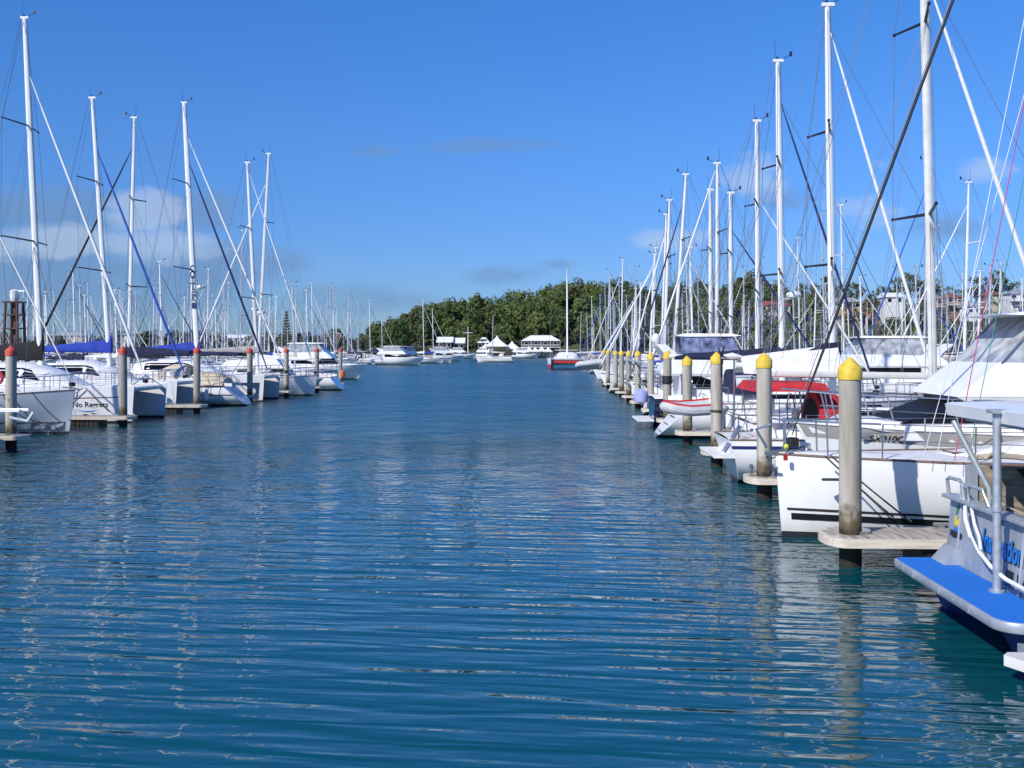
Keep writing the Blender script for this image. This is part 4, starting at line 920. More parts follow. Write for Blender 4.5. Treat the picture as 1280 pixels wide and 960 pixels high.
# ================================================================== RIGHT BERTHS
# nearest yacht: white with brown stripes, bow out
r, h = yacht('sailing_yacht', 'nearest white yacht with brown stripes low on its hull and black furled headsail', L=12.6, B=3.45, fb=1.50, fm=1.44, fs=1.36, mx=7.1, top=17., rake=.35, w=.2, bow_rake=.12, stripe=None, gen=SLBLACK, gtop=.98, gr=.028, cover=FNAVY, boom=4.6, boomz=3.0, railn=6, win=True, tw=.86, gx=12.3)
place(r, 4.05, 19.05, -1, 'bow', 12.6); occ(r, 12.6, 3.5)
fixn(h.strip(.33, .45, 0, .985, .006).build('stripe', BLKSTRIPE, r)); fixn(h.strip(.50, .545, 0, .99, .006).build('stripe', BROWN, r)); fixn(h.strip(1.035, 1.06, .0, .60, .006).build('stripe', BROWN, r))
b = MB()                                            # flag halyards and spare lines from the mast
T = (7.0, .4, 16.0)
b.wire(T, (10.2, 1.35, 1.6), .008); b.wire((6.9, .3, 13.), (10.4, 1.3, 1.6), .007); b.build('halyard', WIREL, r)
MB().wire((6.95, .38, 15.), (9.95, 1.45, 1.55), .0085).build('flag_halyard', MAG, r); MB().wire((6.9, .3, 13.6), (9.75, 1.5, 1.55), .007).build('signal_halyard', GRN, r)
b = MB(); b.sag((11.9, .75, 1.55), (10.85, 1.15, .55), .02, .016); b.sag((11.8, .8, 1.55), (10.6, 1.3, .50), .02, .016); b.box(11.55, 11.95, .72, .80, 1.12, 1.16)
b.build('mooring_line', ROPE, r)
b = MB(); b.path([(12.75, .0, 1.62), (12.95, .02, 1.95), (12.7, .1, 2.05)], .03, 5); b.lathe([(.10, 1.5), (.10, 1.58), (.06, 1.6), (.07, 1.68), (.02, 1.7)], (12.0, -.1, 0), 12); b.build('windlass', STEEL, r)
MB().ball((12.45, .22, 1.66), .05).build('signal_ball', mat('lime_ball', (.55, .6, .05), .5), r)
MB().box(12.45, 12.52, .30, .34, 1.42, 1.53, ch=.01).build('red_float', FRED, r)
for k, (xx, y0) in enumerate(((9.0, 1.0), (9.9, .9))): pass
b = MB(); b.sag((9.6, 1.2, 1.56), (8.6, 1.3, 1.56), -.05, .05, 6); b.sag((9.4, 1.32, 1.56), (9.0, 1.25, 1.6), -.09, .03, 6); b.build('coiled_rope', ROPET, r)
# flybridge cruiser with taupe band
r, h = flybridge('motor_cruiser', 'white flybridge cruiser with taupe band and registration letters, clear-curtained upper deck', L=11.6, B=3.35, fb=1.86, fm=1.66, fs=1.3, band=GREYBAND, arch=False, sh=.80, fw=.105)
place(r, 5.15, 22.35, -1, 'bow', 11.6); occ(r, 11.6, 3.4)
xl = -(W(1102, 20.8) - 5.15) + 11.6
h.letters(r, 'SX010Q', xl, h.sheer(.8) - .25, .185, 1, -1, INK, .002, .25, off=.020)
b = MB(); b.box(xl + 1.2, xl + 1.55, 1.02, 1.1, 1.58, 1.66); MB_ = b
b = MB()
for xx in (10.2,): b.add([(xx + .22 * math.cos(a), h.y_at(xx, 1.6) + .012, 1.60 + .06 * math.sin(a)) for a in [2 * PI * i / 14 for i in range(14)]], [tuple(range(14))])
b.build('hawse_hole', STEEL, r, smooth=False)
b = MB(); b.box(5.0, 7.2, 1.335, 1.36, 3.02, 3.05); b.build('grab_rail', BLKM, r)
b = MB(); b.lathe([(.06, 0), (.06, .05)], n=12); b.xf(Matrix.Translation((6.0, 1.36, 3.3)) @ Matrix.Rotation(PI / 2, 4, 'X')); b.build('porthole', BLKM, r)
MB().box(3.2, 4.4, -1.0, .9, 3.35, 3.95, ch=.15).build('helm_seat', FTAN, r)
# stern-out sloop with white boom and red canopy
P = berth(27.2, 4.35, 'stern', 1, 1148, 1140, -40, L=11.)
r, h = yacht('sailing_yacht', 'white stern-out sloop with red bimini and red sprayhood, thick white furled headsail', L=11, B=3.5, fb=1.5, fm=1.2, fs=1.15, mx=P['mx'], top=16.5, rake=.35, w=.20, gen=SLWHITE, gtop=.76, gr=.058, gx=8.65, cover=None, boom=4.5, boomz=2.72, tr=-.35, tw=.7, stripe=INKN, mm=mat('cream_mast', (.66, .66, .62), .35))
place(r, 4.75, 27.2, 1, 'stern', 11); occ(r, 11, 3.6)
b = MB(); b.wprism([(.25, 2.36, 1.30), (2.1, 2.36, 1.35), (2.0, 2.56, 1.2), (.4, 2.58, 1.15)]); o = b.build('bimini', FRED, r); ds = fixn(Shell([(1.95, 1.55, 1.05, .80), (2.35, 1.55, 1.05, .82), (2.75, 1.58, .9, .55), (3.0, 1.6, .7, .1)], 2.6, .18).mesh().build('sprayhood', FRED, r)); MB().add([(1.94, .80 * math.cos(a), 1.62 + .55 * math.sin(a)) for a in [PI * i / 12 for i in range(13)]], [tuple(range(13))]).build('hood_opening', FBLACK, ds, smooth=False); b = MB()
for xx in (.4, 1.95):
    for sd in (1, -1): b.path([(xx + .2, sd * 1.45, 1.1), (xx, sd * 1.3, 2.4)], .018, 6)
b.build('bimini_frame', STEEL, o)
b = MB(); b.path([(.15, 1.0, 1.0), (.15, 1.0, 3.15)], .025, 6); po = b.build('post', STEEL, r); MB().path([(-.2, 1.0, 3.2), (.1, 1.0, 3.22), (.35, 1.0, 3.2)], [.05, .10, .04], 8).build('wind_generator', FENDW, po)
b = MB()
for k in range(3): b.path([(-.18, 1.0, 3.2), (-.2, 1.0 + .55 * math.cos(k * 2.1 + .5), 3.2 + .55 * math.sin(k * 2.1 + .5))], [.04, .015], 4)
b.build('rotor_blade', BLKM, po)
b = MB(); b.box(-.75, .2, -1.2, 1.2, .70, .77, ch=.02); b.build('swim_platform', GEL, r)
b = MB()
for k in range(5): b.path([(-.45 + .0, -1.2 + k * .12, .84), (-.05, -1.25 + k * .12, 1.5)], .015, 5)
b.build('boarding_ladder', STEEL, r)
# stern-out sloop with tall white cover
P = berth(33.8, 5.7, 'stern', 1, 1041.5, 1034, 6, L=9.6)
r, h = yacht('sailing_yacht', 'white stern-out yacht with tent-like white boom cover and navy mast collar', L=9.6, B=3.5, mx=P['mx'], top=P['top'], rake=P['rake'], w=.20, gen=SLWHITE, gtop=.93, gr=.055, gx=6.7, cover=FWHITE, boom=3.1, boomz=2.85, sp=.8, covh=.72, stripe=FBLUE, radar=False)
place(r, 5.7, 33.8, 1, 'stern', 9.6); occ(r, 9.6, 3.6)
b = MB(); b.prism([(P['mx'] - 1.5, 2.7), (P['mx'] + .2, 2.5), (P['mx'] + .2, 3.65), (P['mx'] - .3, 3.6), (P['mx'] - 1.5, 3.1)], -.2, .2); b.build('mast_collar', FNAVY, r)
# reversed transom yacht
P = berth(41.0, 4.0, 'stern', 1, 978, 972, 76, L=11)
r, h = yacht('sailing_yacht', 'white stern-out yacht with long sloping transom and open steps', L=11, B=3.7, fb=1.5, fm=1.38, fs=1.34, mx=P['mx'], top=P['top'], rake=P['rake'], w=.21, gen=SLNAVY, gtop=.87, gr=.05, gx=8.6, cover=FNAVY, boom=4.4, boomz=3.1, tr=1.25, tw=.84, stripe=None, dodger=FNAVY, radar=True, wr=.010)
place(r, 4.0, 41.0, 1, 'stern', 11); occ(r, 11, 3.7)
b = MB()
for k in range(4): b.box(.2 + k * .25, .55 + k * .25, -.75, .75, .18 + k * .28, .24 + k * .28)
b.build('transom_step', TEAK, r)
# navy flybridge cruiser with dome
r, h = flybridge('motor_cruiser', 'navy-hulled flybridge cruiser with blue clear screens and white satellite dome', L=6.8, B=3.0, hm=NAVYH, clear=BLUEGL, ball=True, fb=1.5, fm=1.35, fs=1.3)
place(r, 4.4, 46.2, 1, 'stern', 6.8); occ(r, 6.8, 3.2)
P = berth(49.9, 4.5, 'stern', 1, 947, 946.5, 151, L=11)
r, h = yacht('sailing_yacht', 'white stern-out yacht with narrow sloping transom hung with a lilac fender', L=11, B=3.3, fb=1.4, fm=1.25, fs=1.2, mx=P['mx'], top=P['top'], rake=P['rake'], w=.20, gen=SLWHITE, gtop=.7, gr=.055, cover=FBLUE, tr=1.1, stripe=BLUESTR, wr=.010)
place(r, 4.5, 49.9, 1, 'stern', 11); occ(r, 11, 3.4)
o = MB().lathe([(.08, 0), (.3, .08), (.34, .3), (.3, .55), (.1, .66)], n=14).build('lilac_fender', LILAC); o.location = (4.0, 46.9, .98); tag(o, 'lilac round fender hanging off a stern near the right-hand piles', 'fender')
for (Y, e, end, d, mpx, tpx, ty, cv, gn, gt, lab) in (
    (54.6, 4.7, 'stern', 1, 914, 913, 241, FNAVY, SLNAVY, .80, 'white stern-out yacht, plain pale mast right of the tall wind-vaned one'),
    (57.4, 5.0, 'bow', -1, 895.5, 895.8, 204, FWHITE, SLWHITE, .97, 'white bow-out yacht with long white furled headsail sloping left'),
    (62.0, 5.0, 'stern', 1, 888.5, 889, 237, FBLUE, None, .9, 'white stern-out yacht with blue boom cover behind the long white headsail'),
    (65.0, 4.8, 'bow', -1, 840, 857.5, 218, FBLUE, SLNAVY, .85, 'white bow-out yacht with raked mast and navy furled headsail sloping left'),
    (69.6, 4.9, 'bow', -1, 829, 837, 250, FNAVY, SLWHITE, .85, 'white bow-out yacht with pale raked mast next beyond the navy headsail'),
    (76.2, 5.0, 'bow', -1, 826, 833, 268, FTAN, None, .9, 'white bow-out yacht with tan boom cover and short raked mast')):
    P = berth(Y, e, end, d, mpx, tpx, ty)
    r, h = yacht('sailing_yacht', lab, L=max(P['L'], 10.), B=3.2, mx=P['mx'] + (max(P['L'], 10.) - P['L'] if end == 'bow' else 0), top=P['top'], rake=P['rake'], w=.19, gr=.055, gen=gn, gtop=gt, cover=cv, boom=3.9, wr=.010)
    place(r, e, Y, d, end, max(P['L'], 10.)); occ(r, max(P['L'], 10.), 3.3)

# small craft and loose gear on the right
def dinghy(name, label, L=2.2, r=.19, trim=RIBRED):
    root = thing(name, label, 'dinghy'); b = MB(); w = .62
    pts = [(0, -w, 0), (L * .3, -w, 0), (L * .6, -w, .03), (L * .82, -w * .75, .12), (L * .95, -w * .3, .2), (L * .98, 0, .22), (L * .95, w * .3, .2), (L * .82, w * .75, .12), (L * .6, w, .03), (L * .3, w, 0), (0, w, 0)]
    b.path([(-.18, -w, 0)] + pts + [(-.18, w, 0)], [.05] + [r] * 11 + [.05], 10); b.build('tube', RIBG, root)
    b = MB(); b.path([(x, y * 1.0, z + r * .93) for x, y, z in pts], .055, 6); b.build('trim', trim, root)
    b = MB(); b.grid([[(x, -w * k, -.06), (x, 0, -.26 + .22 * s), (x, w * k, -.06)] for x, k, s in ((0, 1, 0), (L * .5, 1, 0), (L * .8, .7, .5), (L * .93, .2, 1.4))]); b.box(0, .06, -w, w, -.2, .25); b.build('floor', GELW, root); return root
o = dinghy('inflatable_dinghy', 'grey inflatable dinghy with bright red trim hanging between the third and fourth piles'); o.location = (4.2 - .2, 34.6, 1.55); o.rotation_euler = (R(-8), R(-14), PI * .0 - R(12)); o.location = (4.3, 34.2, 1.5); o.rotation_euler = (R(-12), R(-8), R(170)); o.scale = (.82,) * 3; o.location = (5.2, 33.0, 1.62); o.rotation_euler = (R(-6), R(5), R(196))
o = dinghy('inflatable_dinghy', 'white inflatable dinghy hoisted on davits at the far end of the right row', 2.6, .26, RIBG); o.location = (W(754, 104), 104, 2.0); o.rotation_euler = (R(20), R(8), R(180))
r, h = yacht('sailing_yacht', 'white yacht whose bow noses out last in the right row beneath the hanging dinghy', L=10, B=3.2, mx=5.4, top=12, w=.2, full=False); place(r, W(748, 94), 94.3, -1, 'bow', 10); occ(r, 10, 3.2)
def rope(name, label, a, b_, sag, m=ROPE, r=.02):
    o = MB().sag(a, b_, sag, r, 6, 12).build(name, m); return tag(o, label, 'rope')
rope('mooring_rope', 'upper of two dark ropes sagging between right-hand piles', (W(786, 66.3) + .2, 66.2, 2.55), (W(813, 51.7) - .18, 51.8, 1.5), .05, r=.03)
rope('mooring_rope', 'lower of two dark ropes sagging between right-hand piles', (W(786, 66.3) + .2, 66.1, 2.15), (W(813, 51.7) - .18, 51.6, .9), .15, r=.03)
o = MB().path([(W(780, 66) + .2, 66, 2.75), (W(812, 52) - .3, 52.2, 2.75)], .06, 6).build('boat_pole', ALU); tag(o, 'long pale pole laid across right-hand piles', 'pole')
rope('mooring_rope', 'thin rope from the third pile to the red-canopied sloop', (X3 + .17, 30.45, 1.6), (6.4, 28.6, 1.25), .12, r=.014)
rope('mooring_rope', 'dark rope from the second pile to the nearest yacht bow', (W(955.5, 24.1), 23.93, .95), (4.4, 19.9, 1.5), .08, r=.014)
rope('mooring_rope', 'rope loop from the third pile down to its finger', (X3 - .1, 30.33, .78), (5.9, 29.9, .56), .03, ROPE, .02)
rope('mooring_rope', 'dark rope round the nearest left pile leading aft to the grey-white yacht', (W(14, 34.8), 34.6, 1.7), (-21.5, 40.0, 1.6), .1, r=.02)
rope('mooring_rope', 'tan rope lying from the nearest finger up to the striped yacht', (6.4, 16.75, .56), (7.6, 17.4, 1.45), .03, ROPET, .014)
for i, (x, y, z, lab) in enumerate(((-20.5, 61.0, .7, 'white fender hanging at the stern quarter of the tan-covered yacht'), (-21.4, 56.0, .8, 'white fender on the near hull of the blue-sailed catamaran'), (6.9, 31.9, .55, 'white fender beside the tent-covered yacht'))):
    o = MB().lathe([(.03, .36), (.10, .3), (.12, .2), (.12, -.2), (.10, -.3), (.03, -.36)], n=12).build('fender', FENDW); o.location = (x, y, z); tag(o, lab, 'fender')

for i, (x, y, z, lab) in enumerate(((-21.4, 39.2, .75, 'white fender on the near side of the grey-white plumb-bowed yacht'), (-24.2, 39.25, .8, 'white fender further aft on the grey-white plumb-bowed yacht'), (9.2, 17.22, .75, 'white fender hanging amidships on the striped nearest yacht'), (6.6, 39.05, .75, 'white fender on the near side of the sloping-transom yacht'), (8.2, 20.6, .9, 'white fender between the striped yacht and the taupe-banded cruiser'), (-20.2, 74.15, .8, 'white fender beside the yacht with long grey boom cover'), (-21.5, 66.3, .8, 'white fender on the near hull of the letter-masted catamaran'))):
    o = MB().lathe([(.03, .40), (.05, .36), (.11, .3), (.13, .2), (.13, -.2), (.11, -.3), (.03, -.36)], n=12).wire((0, 0, .38), (0, .05, .85), .01).build('fender', FENDW); o.location = (x, y, z); tag(o, lab, 'fender')
# ------------------------------------------------------------------ work boat with the blue stern platform
def workboat():
    # local frame = world axes, origin on the water below the middle of the transom
    X0, Y0 = 5.37, 12.75; ya, yb = -1.75, 1.75            # near and far side
    root = thing('work_boat', 'grey aluminium work boat with bright blue stern platform and big blue name, right corner', 'work boat', (X0, Y0, 0))
    ch = .22; xo = -.70
    def rnd_plat(ins):
        o_ = []
        for cx, cy, rr_, a0 in ((xo + .30, ya + .30, .30, PI), (xo + .14, yb - .14, .14, PI / 2)):
            o_.append([(cx + (rr_ - ins) * math.cos(a0 + (PI / 2) * i / 8), cy + (rr_ - ins) * math.sin(a0 + (PI / 2) * i / 8)) for i in range(9)])
        return o_[0] + [(.02, ya + ins), (.02, yb - ins)] + o_[1]
    b = MB(); P0, P1 = rnd_plat(0), rnd_plat(.012); n_ = len(P0)
    b.grid([[(x, y, .43) for x, y in P1], [(x, y, .442) for x, y in P0], [(x, y, .533) for x, y in P0], [(x, y, .545) for x, y in P1]], 0, True); b.add([(x, y, .545) for x, y in P1], [tuple(range(n_))]); b.add([(x, y, .43) for x, y in P1], [tuple(range(n_ - 1, -1, -1))])
    fixn(b.build('stern_platform', SHEET, root, 60))
    b = MB()
    for i in range(14): yy = lerp(ya + .45, yb - .25, i / 13); b.box(xo - .008, xo - .001, yy - .012, yy + .012, .475, .499)
    for yy in (-.9, 0., .9): b.box(xo - .012, xo - .001, yy - .006, yy + .006, .445, .53)
    b.build('edge_bolts', PIPE, root)
    b = MB(); b.vprism([(min(x, .0), y) for x, y in rnd_plat(.035)], .546, .553); b.build('platform_mat', BLUEMAT, root)
    # transom, slightly raked, with notch for the boarding gate at the near side
    zt_ = 1.40
    b = MB(); b.wprism([(.0, .40, 1.70), (.10, zt_ - .02, 1.74), (.16, zt_ - .02, 1.74), (.10, .40, 1.70)]); tr = b.build('transom', SHEET, root)
    def tx(z): return (z - .40) * .10 / (zt_ - .42)
    def on(y, z, off=.008): return (tx(z) - off, y, z)
    b = MB()
    for y in (1.30, .10, -.55): b.path([on(y, .56, .012), on(y, zt_ - .05, .012)], .022, 5)
    b.build('stiffener', SHEET, tr)
    b = MB(); b.box(-.02, .2, -1.76, 1.76, zt_ - .021, zt_ + .03, ch=.01); b.build('gunwale_cap', PIPE, root)
    b = MB(); b.prism([(-.20, .556), (.02, .556), (.03, .76), (-.02, .76)], 1.18, 1.66); b.build('step_box', SHEET, tr)
    def lett(body, ystart, z, size, m, bold, w=1., name='lettering', off=.009):
        v, f = text2d(body, size, bold); MB().add([on(ystart - a * w, z + c, off) for a, c in v], f).build(name, m, tr, smooth=False)
    lett('Inspiration', .56, .885, .37, INK, .014, .72, off=.009); lett('Inspiration', .58, .90, .37, INKB, .012, .72, off=.015)
    lett('IL ASSE', -.45, .68, .15, INK, .006, 1.); lett('ONLY', -.12, .60, .11, INKN, .004, 1.)
    # emblem: leaf, sun and wave
    b = MB(); b.add([on(y, z) for y, z in ((1.50, 1.17), (1.44, 1.20), (1.40, 1.28), (1.44, 1.36), (1.48, 1.29))], [tuple(range(5))]); b.build('emblem', EMG, tr, smooth=False)
    b = MB(); b.add([on(y, z) for y, z in ((1.50, 1.04), (1.30, 1.04), (1.28, 1.10), (1.36, 1.15), (1.42, 1.10), (1.46, 1.17), (1.52, 1.15))], [tuple(range(7))]); b.build('emblem', EMY, tr, smooth=False)
    b = MB(); b.add([on(y, z) for y, z in ((1.50, .95), (1.24, .93), (1.30, .99), (1.36, 1.00), (1.44, 1.02), (1.52, 1.0))], [tuple(range(6))]); b.build('emblem', INKB, tr, smooth=False)
    lett('-------', 1.56, .86, .07, INK, .002, .9)
    b = MB()
    for y0, y1, z0, z1 in ((1.22, 1.62, .885, .96), (.08, .32, .72, .81), (-.36, -.16, .70, .79)):
        b.add([on(y0, z0, .010), on(y1, z0, .010), on(y1, z1, .010), on(y0, z1, .010)], [(0, 1, 2, 3)])
    b.build('drain_slot', BLKM, tr, smooth=False)
    # hull pods under the platform and topsides
    b = MB()
    for yc in (1.05, -1.05):
        rows = []
        for x, w, z0 in ((-.25, .42, .12), (.0, .52, -.15), (1.5, .55, -.3), (6.2, .5, -.25), (7.4, .05, .1)): rows.append([(x, yc - w, .42), (x, yc - w, z0 + .1), (x, yc, z0 - .12), (x, yc + w, z0 + .1), (x, yc + w, .42)])
        b.grid(rows); b.add(rows[0], [tuple(range(5))])
    b.build('hull', ANTIB, root)
    b = MB()
    for sd in (1, -1): b.grid([[(x, sd * w, .40), (x, sd * (w + .05), z)] for x, w, z in ((.1, 1.70, zt_), (2, 1.74, zt_ + .02), (5, 1.7, zt_ + .1), (6.8, 1.2, zt_ + .3), (8.1, .05, zt_ + .5))]); 
    b.box(.1, 6.4, -1.66, 1.66, .40, .62); b.build('topsides', SHEET, root)
    # rails on the transom top (far side), posts and canopy
    b = MB(); zc = zt_ + .03
    b.path([(.05, 1.68, zc), (.02, 1.66, zc + .2), (.02, 1.58, zc + .235), (.04, 1.30, zc + .235), (.05, 1.20, zc + .20), (.06, 1.18, zc - .02)], .026, 7)
    b.path([(.05, 1.02, zc), (.05, 1.0, zc + .2), (.06, .55, zc + .2), (.07, .45, zc)], .026, 7); b.path([(.05, 1.24, zc), (.05, 1.24, zc + .16), (.05, 1.02, zc + .16)], .024, 6); b.build('transom_rail', PIPE, root)
    b = MB(); b.path([(-.145, -.32, .55), (-.145, -.32, 2.66)], .048, 12); b.lathe([(.09, .553), (.09, .58)], (-.145, -.32, 0), 12); b.lathe([(.062, 1.50), (.062, 1.56)], (-.145, -.32, 0), 12); po = b.build('stern_pole', PIPE, root)
    b = MB(); b.box(-.24, .16, -.42, -.24, 2.655, 2.70, ch=.01); b.box(-.10, .12, -.50, -.30, 2.60, 2.65); b.build('pole_head', PIPE, po)
    for pp_ in ([(.35, 1.05, .62), (.30, .98, 1.6), (-.05, 1.25, 2.46)], [(.55, 1.2, .62), (.45, 1.1, 2.45)]): MB().path(pp_, .04, 8).build('canopy_post', PIPE, root)
    b = MB(); b.path([(.45, -.55, .62), (.42, -.58, 1.55), (.20, -.72, 2.0), (.15, -.75, 2.42)], .042, 8); b.path([(.15, -.75, 2.2), (.15, -.5, 2.45)], .03, 6); b.path([(.15, -.75, 2.2), (.15, -1.0, 2.45)], .03, 6); b.build('canopy_post', PIPE, root)
    b = MB(); b.wprism([(-.10, 2.53, 1.34), (4.6, 2.67, 1.5), (4.6, 2.80, 1.5), (-.06, 2.70, 1.34), (-.13, 2.68, 1.34)]); cn = b.build('canopy', GEL, root)
    b = MB(); b.box(.10, .18, -1.25, 1.25, 2.46, 2.545); b.box(.9, 1.0, -1.3, 1.3, 2.48, 2.565); b.build('canopy_beam', PIPE, cn)
    b = MB(); b.box(.34, 2.6, 1.46, 1.50, .63, 1.83); b.build('side_panel', WOODP, root); MB().prism([(.85, 1.80), (2.5, 1.80), (2.5, .80), (1.75, .80)], 1.42, 1.44).build('tarpaulin', FBLACK, root); b = MB(); b.box(.20, .335, 1.42, 1.51, .63, 1.85, ch=.01); b.build('panel_frame', SHEET, root)
    b = MB(); b.wprism([(2.6, .62, 1.2), (5.6, .62, 1.2), (5.2, 2.0, 1.1), (4.2, 2.6, 1.05), (2.6, 2.6, 1.1)]); wh = b.build('wheelhouse', SHEET, root)
    b = MB(); b.box(2.58, 2.598, -.9, .9, 1.2, 2.3); b.build('wheelhouse_window', GLASS, wh)
    b = MB(); b.box(.5, 1.6, -.6, .5, .62, 1.15, ch=.04); b.build('engine_box', FBLACK, root)
    pts = [Vector(p) for p in ((-.03, .92, 1.37), (-.07, .80, 1.22), (-.10, .55, 1.03), (-.11, .25, .90), (-.12, -.10, .80), (-.12, -.50, .74), (-.10, -1.0, .72), (-.06, -1.5, .74))]
    MB().path(pts, .026, 8).build('white_hose', FENDW, root)
    MB().path([(.02, .86, 1.40), (-.03, .62, 1.20), (-.05, .42, 1.06), (-.10, .25, .935)], .02, 7).build('white_hose', FENDW, root)
    b = MB(); b.sag((.1, .9, 1.62), (.12, -1.2, 1.50), .06, .012); b.build('stern_rope', ROPET, root)
    b = MB(); b.vprism([(-.62, -2.15), (-.74, -1.9), (-.66, -1.80), (.3, -1.80), (.3, -2.5)], .16, .27); b.build('boarding_step', GEL, root)
    b = MB(); b.box(-.45, .3, -1.87, -1.55, .14, .30); b.path([(-.2, -1.2, .42), (-.35, -1.9, .18)], .05, 6)
    b.build('step_bracket', SHEET, root)
    b = MB()
    for y in (-1.95, -2.1): b.path([(-.50, y, .26), (-.50, y, .36), (-.40, y, .36), (-.40, y, .26)], .012, 5)
    b.build('step_cleat', STEEL, root)
    return root
workboat()

# ================================================================== RED CATAMARAN AND THE CROWD OF BOATS BEHIND
r, hs = catamaran('catamaran', 'white catamaran with bright red lower hulls facing us at the end of the channel', L=12, BT=7.0, hb=1.25, fb=2.0, fm=1.8, mx=6., top=ZP(331, 3, 177), rake=.1, w=.36, hm=REDLOW, gen=SLWHITE, gr=.1, cover=FWHITE, stripe=None, gtop=.9, wr=.02)
r.location = (W(709.5, 177), 189, 0); r.rotation_euler = (0, 0, -PI / 2); taken.append((-2, 9, 176, 190))
b = MB(); b.box(11.3, 11.6, -2.3, 2.3, 1.15, 1.5); b.build('crossbeam_panel', REDH, r)
PROTO = []
for nm, cv, gn, L_, top_, dg in (('bright blue boom cover', FBLUE, SLWHITE, 11.2, 14, None), ('navy boom cover', FNAVY, None, 10.4, 14, FNAVY), ('white boom cover', FWHITE, SLWHITE, 11.8, 14, None), ('grey boom cover', FGREY, SLBLUE, 10.8, 14, FGREY), ('black boom cover', FBLACK, SLNAVY, 12, 14, None), ('tan boom cover', FTAN, None, 10., 14, FTAN)):
    r, h = yacht('sailing_yacht', '', L=L_, B=3.4, mx=L_ * .57, top=top_, rake=.30, w=.16, mm=(MAST, ALU)[len(PROTO) % 2], cover=cv, gen=gn, full=False, dodger=dg, stripe=(BLUESTR, INKN, BROWN)[len(PROTO) % 3], wr=.010, gr=.05)
    PROTO.append([r, nm, L_, False])
def region(X, Y):
    if Y > 215 and -95 < X < 12: return 'off the wooded far shore'
    if Y > 215 and X < 0: return 'in the farthest left rows'
    return ('among the crowded masts behind the left berths' if Y < 120 else 'in the far left rows toward the tree line') if X < 0 else ('in the rows just behind the right berths' if Y < 120 else 'in the far right rows below the hill')
def free(x0, x1, y0, y1):
    if min(x1, -31.9) - max(x0, -34.5) > 0 and y0 < 99: return False
    if min(x1, 20.1) - max(x0, 17.5) > 0 and y0 < 161: return False
    if y1 < 150 and x1 > -17.5 and x0 < 4.3: return False
    if y1 >= 150 and x1 > -24 - (y1 - 150) * .13 and x0 < (4.5 if y1 < 250 else -40): return False
    if x0 < 0 and y1 < 215 and x1 > W(424, (y0 + y1) / 2): return False
    if y1 > shore((x0 + x1) / 2) - 6: return False
    if x1 > 3.9 and x0 < 6 and y0 < 36: return False
    return all(x1 < a - .3 or x0 > b_ + .3 or y1 < c - .4 or y0 > d_ + .4 for a, b_, c, d_ in taken)
def bg(px, ty, d, kind=None, rng=None):
    cands = [12.5, 13.5, 11.5, 14.5, 15.5, 10.8, 16.5, 10, 17.5, 9.4, 18.5]
    if rng: cands = rng
    else: rnd.shuffle(cands)
    for z in cands:
        Y = (z - H) * F / (HOR - ty)
        if Y > 420: continue
        k = kind if kind is not None else rnd.randrange(6)
        root, nm, L_, usd = PROTO[k]
        mX = W(px, Y); mx_ = L_ * .57; x0 = mX - d * mx_; xs = sorted((x0, x0 + d * L_))
        if not free(xs[0], xs[1], Y - 1.75, Y + 1.75): continue
        taken.append((xs[0], xs[1], Y - 1.75, Y + 1.75)); g = region(mX, Y); lab = 'white yacht with ' + nm + ' ' + g; gr = 'yachts with ' + nm + ' ' + g
        ms = z / 14.; rz = 0 if d > 0 else PI
        if not usd:
            PROTO[k][3] = True; root.location = (x0, Y, 0); root.rotation_euler = (0, 0, rz); root['label'] = lab; root['group'] = gr
            for c in root.children:
                if c.name.split('.')[0] in ('mast', 'rigging', 'furled_headsail'): c.scale = (1, 1, ms)
        else: dup(root, (x0, Y, 0), rz, lab, gr, ms)
        return True
    return False
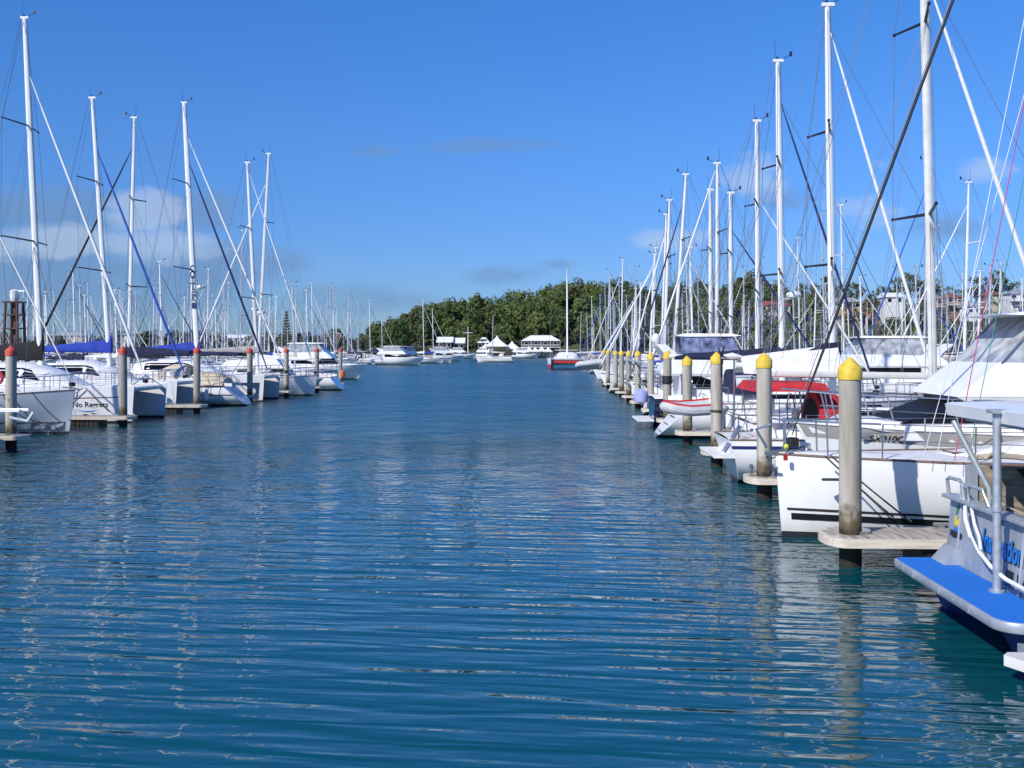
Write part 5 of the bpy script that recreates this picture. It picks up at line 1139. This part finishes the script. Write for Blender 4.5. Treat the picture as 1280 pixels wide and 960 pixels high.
lst = [(74, 201, 1, 2, [16.5, 15.5, 17.5, 14.5]), (1031, 268, 1, 1), (1055, 258, 1, 4), (1078, 247, 1, 4, [14, 15, 13, 16]), (1101, 234, 1, 4, [14, 15, 13, 16]), (1140, 213, 1, 2, [14, 13.5, 15, 16]), (1155, 206, -1, 3, [14, 13.5, 15, 16]), (1205, 231, -1, 2, [15, 14, 16, 17]), (1248, 330, -1, 0), (1218, 350, 1), (1184, 362, 1), (867, 310, 1), (860, 327, 1), (953, 325, 1), (1000, 298, 1, 4), (776, 325, -1, 0), (764, 347, 1), (741, 371, 1), (739, 388, -1), (750, 385, 1), (758, 387, -1), (785, 370, 1), (788, 377, -1), (770, 378, 1), (816, 310, -1), (720, 335, 1), (735, 392, 1), (725, 390, -1),
       (94, 335, 1), (84, 340, -1), (203, 325, 1, 4), (300, 286, -1, 1), (240, 350, 1), (258, 335, -1, 2), (271, 375, 1), (277, 353, -1), (385, 362, 1), (402, 380, 1), (408, 357, -1), (414, 355, 1), (420, 383, -1), (430, 382, 1), (440, 372, 1), (458, 348, 1), (447, 373, -1), (463, 374, 1), (478, 395, 1), (497, 384, 1), (505, 368, -1), (530, 374, 1), (521, 385, -1), (542, 386, 1), (518, 402, 1), (615, 394, -1)]
for q in lst: bg(*q)
random_px = [(rnd.uniform(0, 455), rnd.uniform(352, 412)) for _ in range(130)] + [(rnd.uniform(742, 1285), rnd.uniform(330, 405)) for _ in range(95)]
nbg = sum(bg(px, ty, rnd.choice((1, -1))) for px, ty in random_px)
for k, q in enumerate(PROTO):                      # a kind that found no berth is dropped
    if not q[3]:
        for c in list(q[0].children_recursive) + [q[0]]: bpy.data.objects.remove(c)
mc, _ = flybridge('motor_cruiser', 'white motor cruiser with pale hull moored off the far shore, left of the peaked marquee', L=10.5, B=3.6)
mc.location = (W(560, 385), 385, 0)
for i, (px, Y, rz, lab) in enumerate(((470, 225, 0, 'white cruiser lying broadside across the far end of the left rows'), (497, 232, 1.2, 'white cruiser end-on beside the broadside one at the far left rows'), (345, 118, 0, 'white cruiser with flybridge behind the far red-capped piles'), (535, 300, .2, 'white low cruiser in front of the far left pavilion'), (1186, 62, PI, 'white cruiser seen past the flybridge boat at right'), (640, 395, 0, 'white cruiser moored at the foot of the peaked marquees'), (616, 393, 2.6, 'white cruiser angled at the shore left of the peaked marquee'))):
    dup(mc, (W(px, Y), Y, 0), rz, lab)
# ================================================================== CAMERA
cam = bpy.data.cameras.new('camera'); co = bpy.data.objects.new('camera', cam); COL.objects.link(co)
co.location = (0, 0, H); co.rotation_euler = (PI / 2, 0, YAW); cam.sensor_width = 36; cam.lens = F / 1280 * 36; cam.shift_y = -(480 - HOR) / 1280
cam.clip_start = .1; cam.clip_end = 9000; SC.camera = co
SC.view_settings.view_transform = 'Standard'; SC.view_settings.look = 'None'; SC.view_settings.exposure = 0
SC.cycles.use_denoising = True; SC.cycles.max_bounces = 6; SC.cycles.transparent_max_bounces = 12
